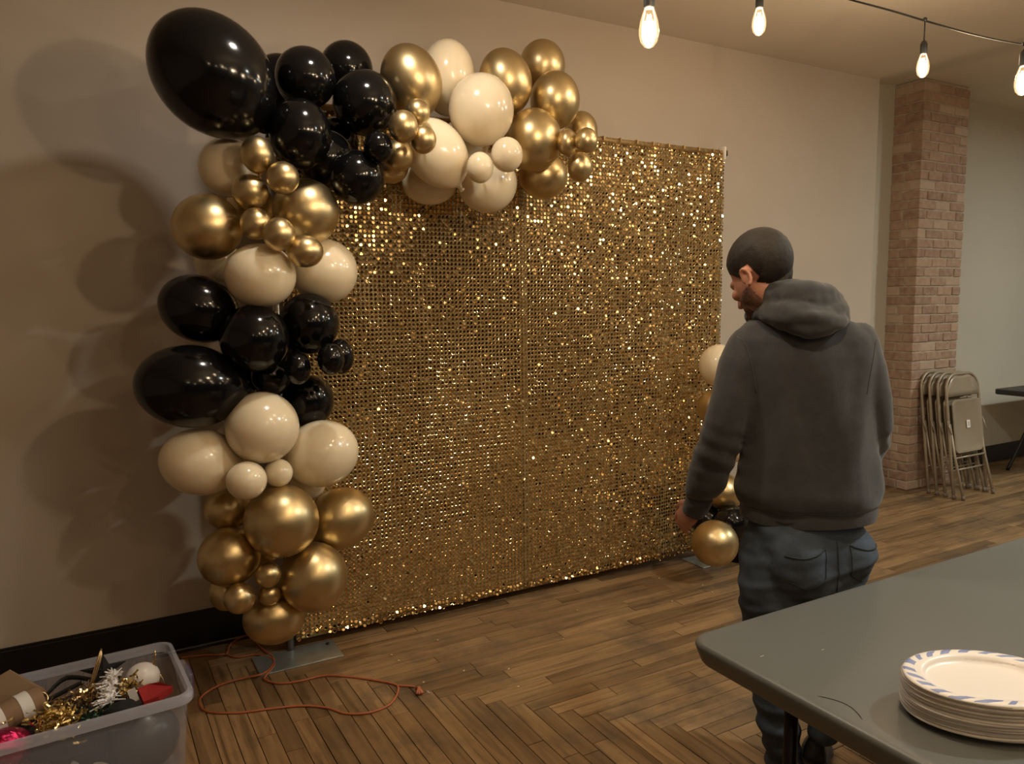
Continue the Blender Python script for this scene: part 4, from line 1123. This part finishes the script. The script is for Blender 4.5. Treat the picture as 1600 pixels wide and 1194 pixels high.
for dy in (-.006, .006): tube(bm, [ce + Vector((.018, dy - .01, -.004)), ce + Vector((.036, dy - .022, -.008))], .0018, 6)
obj('plug_prongs', bm, 'pole', cr)
for (x, y) in CONF:
    bm = bmesh.new(); rr_ = .0042; tl_ = random.uniform(-.5, .5); v_ = [bm.verts.new((rr_ * math.cos(q_), rr_ * math.sin(q_), .0055 + rr_ * math.cos(q_) * tl_ + dz)) for dz in (0, .0008) for q_ in [2 * PI * k / 10 for k in range(10)]]
    bm.faces.new(v_[:10][::-1]); bm.faces.new(v_[10:])
    for k in range(10): bm.faces.new((v_[k], v_[(k + 1) % 10], v_[10 + (k + 1) % 10], v_[10 + k]))
    tag(obj('loose_sequin', bm, 'conf', None, False, loc=(x, y, 0)), 'tiny gold sequin fallen on the floorboards before the curtain', 'sequin', 'loose sequins on the floor')

# ================================================================ PERSON
hz = math.radians(12); HRT = Vector((math.cos(hz), -math.sin(hz), 0)); HFW = Vector((math.sin(hz), math.cos(hz), 0))
az = math.radians(35); RT = Vector((math.cos(az), -math.sin(az), 0)); FW = Vector((math.sin(az), math.cos(az), 0))
pbase = Vector((1.99, 1.62, 0)); man = thing('person', 'man in a charcoal hoodie and blue jeans walking away beside the table, looking down', 'person', pbase)
def P_(p): return Vector(p) - pbase
def ell_loft(bm, rows, shrink=0.0, seg=40, r=RT, f=FW, sq=2.3):
    rings = []
    for c, a_, b_ in rows:
        a_ -= shrink; b_ -= shrink; ring = []
        for k in range(seg):
            t = 2 * PI * k / seg; ct, st_ = math.cos(t), math.sin(t)
            ring.append(P_(c) + r * (a_ * math.copysign(abs(ct) ** (2 / sq), ct)) + f * (b_ * math.copysign(abs(st_) ** (2 / sq), st_)))
        rings.append(ring)
    ring_loft(bm, rings)
def pch(ch_, d=0.0): return [(P_(c), max(.012, r - d)) for c, r in ch_]
m = MAN
# head frame: turned to the left of the body, tipped down
HS = 1.075; ha = math.radians(3); HR = Vector((math.cos(ha), -math.sin(ha), 0)); HF = Vector((math.sin(ha), math.cos(ha), 0)); pt_ = math.radians(-34)
HF2 = (HF * math.cos(pt_) + Vector((0, 0, 1)) * math.sin(pt_)); HU = HR.cross(HF2).normalized(); HM = Matrix((HR, HF2, HU)).transposed()
hc = P_(m['head'])
def hp_(x, y, z, k=1.0): return hc + HM @ Vector((x, y, z)) * k
def head_parts(bm):
    ball(bm, hp_(0, -.012, .022), (.0765, .098, .090), 28, HM); ball(bm, hp_(0, .030, -.030), (.064, .068, .085), 24, HM)
    ball(bm, hp_(0, .052, -.082), (.046, .042, .034), 20, HM); ball(bm, hp_(0, .078, -.100), (.026, .020, .018), 14, HM)
    ball(bm, hp_(0, .068, .000), (.056, .030, .020), 18, HM)            # brow
    tube(bm, [hp_(0, .085, -.004), hp_(0, .106, -.026), hp_(0, .118, -.046), hp_(0, .094, -.056)], [.009, .0105, .0125, .010], 10)
    for s in (-1, 1):
        ball(bm, hp_(s * .013, .098, -.049), .009, 10); ball(bm, hp_(s * .040, .072, -.036), (.022, .020, .018), 12, HM)
    ball(bm, hp_(0, .083, -.072), (.022, .011, .006), 12, HM); ball(bm, hp_(0, .081, -.083), (.019, .011, .007), 12, HM)
def hand(bm, wr, palm_c, dirn, side, nrm, mirror=1):
    """palm + thumb + four curled fingers; side points to the thumb side"""
    d, s, n_ = dirn.normalized(), side.normalized(), nrm.normalized()
    rm = Matrix((s, n_, d)).transposed(); L0 = (palm_c - wr).length
    limb(bm, [(wr - d * .03, .029), (wr + d * .008, .027)], 12)
    ball(bm, wr + d * .045, (.041, .019, .052), 18, rm)
    for i, (o_, ln_, r_) in enumerate(((.029, .078, .0098), (.010, .086, .0100), (-.010, .080, .0095), (-.029, .062, .0085))):
        k0 = wr + d * .078 + s * o_; a1 = k0 + (d * .92 + n_ * .38) * ln_ * .45; a2 = a1 + (d * .62 + n_ * .78) * ln_ * .32; a3 = a2 + (d * .25 + n_ * .95) * ln_ * .25
        tube(bm, [k0 - d * .03, k0, a1, a2, a3], [r_, r_ * 1.12, r_, r_ * .92, r_ * .7], 10); ball(bm, a3, r_ * .72, 8); ball(bm, a1, r_ * 1.04, 8)
    t0 = wr + d * .022 + s * .030; t1 = t0 + (d * .7 + s * .55 + n_ * .25) * .036; t2 = t1 + (d * .9 + s * .1 + n_ * .35) * .030; t3 = t2 + (d * .9 - s * .1 + n_ * .4) * .022
    tube(bm, [t0 - d * .01, t0, t1, t2, t3], [.013, .0155, .0125, .0112, .0085], 10); ball(bm, t3, .0085, 8)
bm = bmesh.new()
nk = [(P_(c), r) for c, r in m['neck']]; torso = m['torso']
tube(bm, [P_(torso[-2][0]) + Vector((0, 0, -.02)), nk[0][0], nk[1][0], hp_(0, -.03, -.03)], [.085, .064, .060, .060], 22)
ell_loft(bm, torso[2:-1], .034); ell_loft(bm, m['pelvis'], .022, r=HRT, f=HFW, sq=2.15)
limb(bm, [(P_(torso[2][0]), .13), (P_(m['pelvis'][1][0]), .13)])
for k in ('armL', 'armR'): limb(bm, [(P_(c), max(.026, r - (.022 if i < 5 else .012))) for i, (c, r) in enumerate(m[k])])
for k in ('legL', 'legR'): limb(bm, pch(m[k], .014))
wl, kl = P_(m['wristL']), P_(m['knuckL']); dl = (kl - wl).normalized()
hn = (Vector((.55, .35, -.35))); hn = (hn - dl * hn.dot(dl)).normalized(); hs = dl.cross(hn) * 1.0
if hs.y < 0: hs = -hs
hand(bm, wl, kl, dl, hs, hn)
wr_, hr_ = P_(m['wristR']), P_(m['handR']); dr = (hr_ - wr_).normalized(); hand(bm, wr_, hr_, dr, Vector((0, 0, 1)) - dr * dr.z, Vector((-.6, .3, 0)))
hb = bmesh.new(); head_parts(hb)
for s in (-1, 1):      # outer ear
    rim_ = [hp_(s * (.076 + .007 * math.sin(a_) ** 2), -.012 - .015 * math.cos(a_), -.034 + .028 * math.sin(a_)) for a_ in [PI * (-.45 + 1.55 * k / 9) for k in range(10)]]
    tube(hb, rim_, .0058, 8); ball(hb, hp_(s * .0745, -.008, -.034), (.006, .013, .022), 12, HM); ball(hb, hp_(s * .075, -.003, -.056), (.006, .009, .011), 10, HM)
for v in hb.verts: v.co = hc + (v.co - hc) * HS
tm_ = bpy.data.meshes.new('t'); bmesh.ops.recalc_face_normals(hb, faces=hb.faces); hb.to_mesh(tm_); hb.free(); bm.from_mesh(tm_); bpy.data.meshes.remove(tm_)
body = fuse('body', bm, .0042, 'skin', man, 4, .45)
bm = bmesh.new()
for s in (-1, 1): ball(bm, hp_(s * .032, .079, -.020, HS), .0126, 14)
eb = obj('eyes', bm, 'white', man)
bm = bmesh.new()
for s in (-1, 1): ball(bm, hp_(s * .032, .0895, -.021, HS), (.0048, .0024, .0048), 12, HM)
obj('pupil', bm, 'ink', eb)
# short hair and stubble: thin layers grown from the head's own surface, fading out at their edges
HMi = HM.inverted()
def hair_s(v):
    y, z = v.y, v.z
    low = -.080 if y < -.04 else (-.080 + (y + .04) * 1.12 if y < .045 else .013 + (y - .045) * .8)
    s_ = z - low
    if abs(v.x) > .05: s_ = min(s_, max((-.031 - y), y - .010, z + .002))
    return s_
def beard_s(v):
    s_ = min(-.046 - z_cheek(v) - v.z, v.y - .004)
    if abs(v.x) < .028 and v.z > -.080 and v.y > .07: s_ = -1
    return s_
def z_cheek(v): return .012 * min(1, max(0, (v.y - .03) / .03))
def layer(name, fn, mat, h, grad, parent):
    src = body.data; nv_ = len(src.vertices); keep = {}; bm = bmesh.new()
    for v in src.vertices:
        if v.co.z < hc.z - .17: continue
        l_ = (HMi @ (v.co - hc)) / HS
        if l_.length > .16: continue
        s_ = fn(l_)
        if s_ > 0: keep[v.index] = bm.verts.new(v.co + v.normal * (.0006 + min(h, s_ * grad) * (1 + .10 * noise.noise(v.co * 90))))
    for p in src.polygons:
        if all(i in keep for i in p.vertices): bm.faces.new([keep[i] for i in p.vertices])
    bmesh.ops.delete(bm, geom=[v for v in bm.verts if not v.link_faces], context='VERTS')
    me = bpy.data.meshes.new(name); bm.to_mesh(me); bm.free(); return link_mesh(name, me, mat, parent)
layer('short_hair', hair_s, 'hair', .0075, .20, man)
layer('beard', beard_s, 'beard', .0035, .3, man)
# hoodie
hem_z = P_(torso[0][0]).z; armL = [P_(c) for c, r in m['armL']]; armR = [P_(c) for c, r in m['armR']]
tc_ = P_(torso[4][0])
def hoodie_folds(c, q):
    v = Vector(c); rel = v - tc_; x = rel.dot(RT); z = v.z - hem_z; back = -Vector(q).dot(FW)
    d = .018 * noise.noise(Vector((x * 9, v.dot(FW) * 9, v.z * 2.6))) + .005 * noise.noise(Vector((x * 16 + 4, v.dot(FW) * 14, v.z * 7)))
    if back > .1:
        for s, x0 in ((-1, -.13), (1, .15)):        # drag folds from armpit to the small of the back
            w_ = (x - (x0 + (-s) * .09 * (1 - (v.z - hem_z) / .55))) * 34; d += .016 * math.exp(-w_ * w_ * .5) * max(0, 1 - abs(z - .32) / .3)
            w_ = (x - (x0 * 1.15 + (-s) * .20 * (1 - (v.z - hem_z) / .6))) * 30; d -= .013 * math.exp(-w_ * w_ * .5) * max(0, 1 - abs(z - .34) / .26)
    d += .009 * math.exp(-((z - .075) / .030) ** 2) * (.6 + noise.noise(Vector((x * 7, 3, 0)))) - .012 * math.exp(-((z - .022) / .013) ** 2)
    for A in (armL, armR):                            # sleeve creases at the elbow
        e = (v - A[4]).length
        if e < .13: d += .006 * math.sin((v.z + .4 * x) * 95) * (1 - e / .13)
    return d
bm = bmesh.new(); ell_loft(bm, torso); tube(bm, [P_(torso[-2][0]), nk[0][0] - Vector((0, 0, .02))], [.10, .078], 24)
for k in ('armL', 'armR'): limb(bm, pch(m[k]))
for (ca, cb) in ((torso[6][0], m['armL'][0][0]), (torso[6][0], m['armR'][0][0])):
    limb(bm, [(P_(ca) * .35 + P_(cb) * .65 + Vector((0, 0, .012)), .078), (P_(cb), .077)])
hood_ie = fuse('hoodie', bm, .0075, 'hoodie', man, 8, .5, disp=hoodie_folds)
bm = bmesh.new(); ell_loft(bm, [(torso[0][0], torso[0][1] + .001, torso[0][2] + .001), (tuple(Vector(torso[0][0]) * .5 + Vector(torso[1][0]) * .5), torso[1][1] - .002, torso[1][2] - .002), (torso[1][0], torso[1][1] - .004, torso[1][2] - .004)], 0)
for v in bm.verts: v.co += Vector((0, 0, -.012 + .004 * math.sin(v.co.x * 14)))
obj('hem_band', bm, 'rib', hood_ie, sharp=60)
bm = bmesh.new(); tube(bm, [P_(c) for c, r in m['cuffL']], [r for c, r in m['cuffL']], 24); obj('cuff', bm, 'rib', hood_ie, sharp=60)
bm = bmesh.new(); ch_ = m['armR'][-2:]; tube(bm, [P_(ch_[0][0]).lerp(P_(ch_[1][0]), .6), P_(ch_[1][0])], [.045, .040], 24); obj('cuff', bm, 'rib', hood_ie, sharp=60)
def armhole(sh, s):
    pts = []
    for k in range(15):
        t = k / 14; o_ = P_(torso[6][0]) + RT * (s * (.212 - .052 * math.sqrt(t))) + Vector((0, 0, .062 - .17 * t)) - FW * .5
        ok, l_, n_, _ = hood_ie.ray_cast(o_, FW)
        if ok: pts.append(l_ + n_ * .0003)
    if len(pts) > 3:
        bm = bmesh.new(); tube(bm, pts, .0016, 6); obj('armhole_seam', bm, 'rib', hood_ie)
armhole(0, -1); armhole(0, 1)
def smooth_chain(L_, n_=5):
    pts = catmull([P_(c) for c, r in L_], n_); rs = []
    for i in range(len(pts)):
        t = i / n_; k = min(int(t), len(L_) - 2); rs.append(L_[k][1] * (1 - (t - k)) + L_[k + 1][1] * (t - k))
    return pts, rs
bm = bmesh.new()
for key in ('hood', 'hood2'):
    pts, rs = smooth_chain(m[key]); tube(bm, pts, rs, 20); ball(bm, pts[0], rs[0]); ball(bm, pts[-1], rs[-1])
def hood_folds(c, q):
    v = Vector(c); return .011 * noise.noise(Vector((v.x * 7, v.y * 7, v.z * 30))) + .004 * noise.noise(v * 30)
fuse('hood', bm, .0065, 'hoodie', hood_ie, 6, .5, disp=hood_folds)
# jeans: the hips are turned further left than the shoulders
def jean_folds(c, q):
    v = Vector(c); d = .007 * noise.noise(Vector((v.x * 8, v.y * 8, v.z * 15))) + .004 * noise.noise(Vector((v.x * 18, v.y * 18, v.z * 30)))
    if v.z < .25: d += .004 * math.sin(v.z * 90 + v.x * 12)
    for lz in (.68, .60): d += .006 * math.exp(-((v.z - lz - .25 * (v - P_(m['legL'][1][0])).dot(RT)) / .014) ** 2)
    return d
bm = bmesh.new(); ell_loft(bm, m['pelvis'], r=HRT, f=HFW, sq=2.15); pc = P_(m['pelvis'][2][0])
for s in (-1, 1): ball(bm, pc + HRT * (s * .088) - HFW * .070 + Vector((0, 0, .005)), (.100, .090, .115), 24)
for k in ('legL', 'legR'): limb(bm, pch(m[k]), 24)
jn = fuse('jeans', bm, .007, 'jeans', man, 7, .5, disp=jean_folds)
def surf_pt(ob_, origin, direction):
    ok, loc, nrm, _ = ob_.ray_cast(origin, direction); return (loc + nrm * .0008, nrm) if ok else (None, None)
def seam(name, uv, r=.0022):
    pts = []
    for u_, z_ in uv:
        l_, n_ = surf_pt(jn, pc + HRT * u_ + Vector((0, 0, z_)) - HFW * .6, HFW)
        if l_ is not None: pts.append(l_)
    if len(pts) > 2:
        bm = bmesh.new(); tube(bm, pts, r, 6); obj(name, bm, 'stitch', jn)
seam('seat_seam', [(0, .07 - .014 * k) for k in range(12)])
for s in (-1, 1):
    seam('pocket_edge', [(s * (.045 + .0125 * k), .055 - .004 * k * .4 - .01 * math.sin(k * .3)) for k in range(11)], .003)
    seam('pocket_seam', [(s * .045, .055 - .011 * k) for k in range(9)] + [(s * (.045 + .012 * k), -.038 - .006 * min(k, 10 - k)) for k in range(1, 10)], .0016)
def shoe(x, y, ang, pitch, z=0.0):
    t = Matrix.Translation(Vector((x, y, z)) - pbase) @ Matrix.Rotation(ang, 4, 'Z') @ Matrix.Rotation(pitch, 4, 'X')
    secs = [(-.105, .030, .075), (-.085, .038, .085), (-.04, .037, .090), (.02, .040, .075), (.08, .048, .055), (.13, .046, .045), (.165, .030, .032)]
    bm = bmesh.new(); rings = []
    for yy, wv, hh in secs: rings.append([t @ Vector((wv * math.cos(a_), yy, .012 + hh * max(0, math.sin(a_)) - (.004 if math.sin(a_) < 0 else 0))) for a_ in [2 * PI * k / 20 for k in range(20)]])
    ring_loft(bm, rings); so = obj('shoe', bm, 'shoe', man)
    bm = bmesh.new(); rings = []
    for yy, wv, hh in secs: rings.append([t @ Vector((sx * (wv + .003), yy, zz)) for sx, zz in ((-1, .0), (1, .0), (1, .016), (-1, .016))])
    ring_loft(bm, rings); obj('sole', bm, 'sole', so, False)
sl, sr_ = m['shoeL'][0], m['shoeR'][0]
shoe(sl[0] + .005, sl[1] - .04, -math.radians(42), 0); shoe(sr_[0] - .01, sr_[1] + .03, -math.radians(150) + PI * 0 + math.radians(95), -.30, .045)
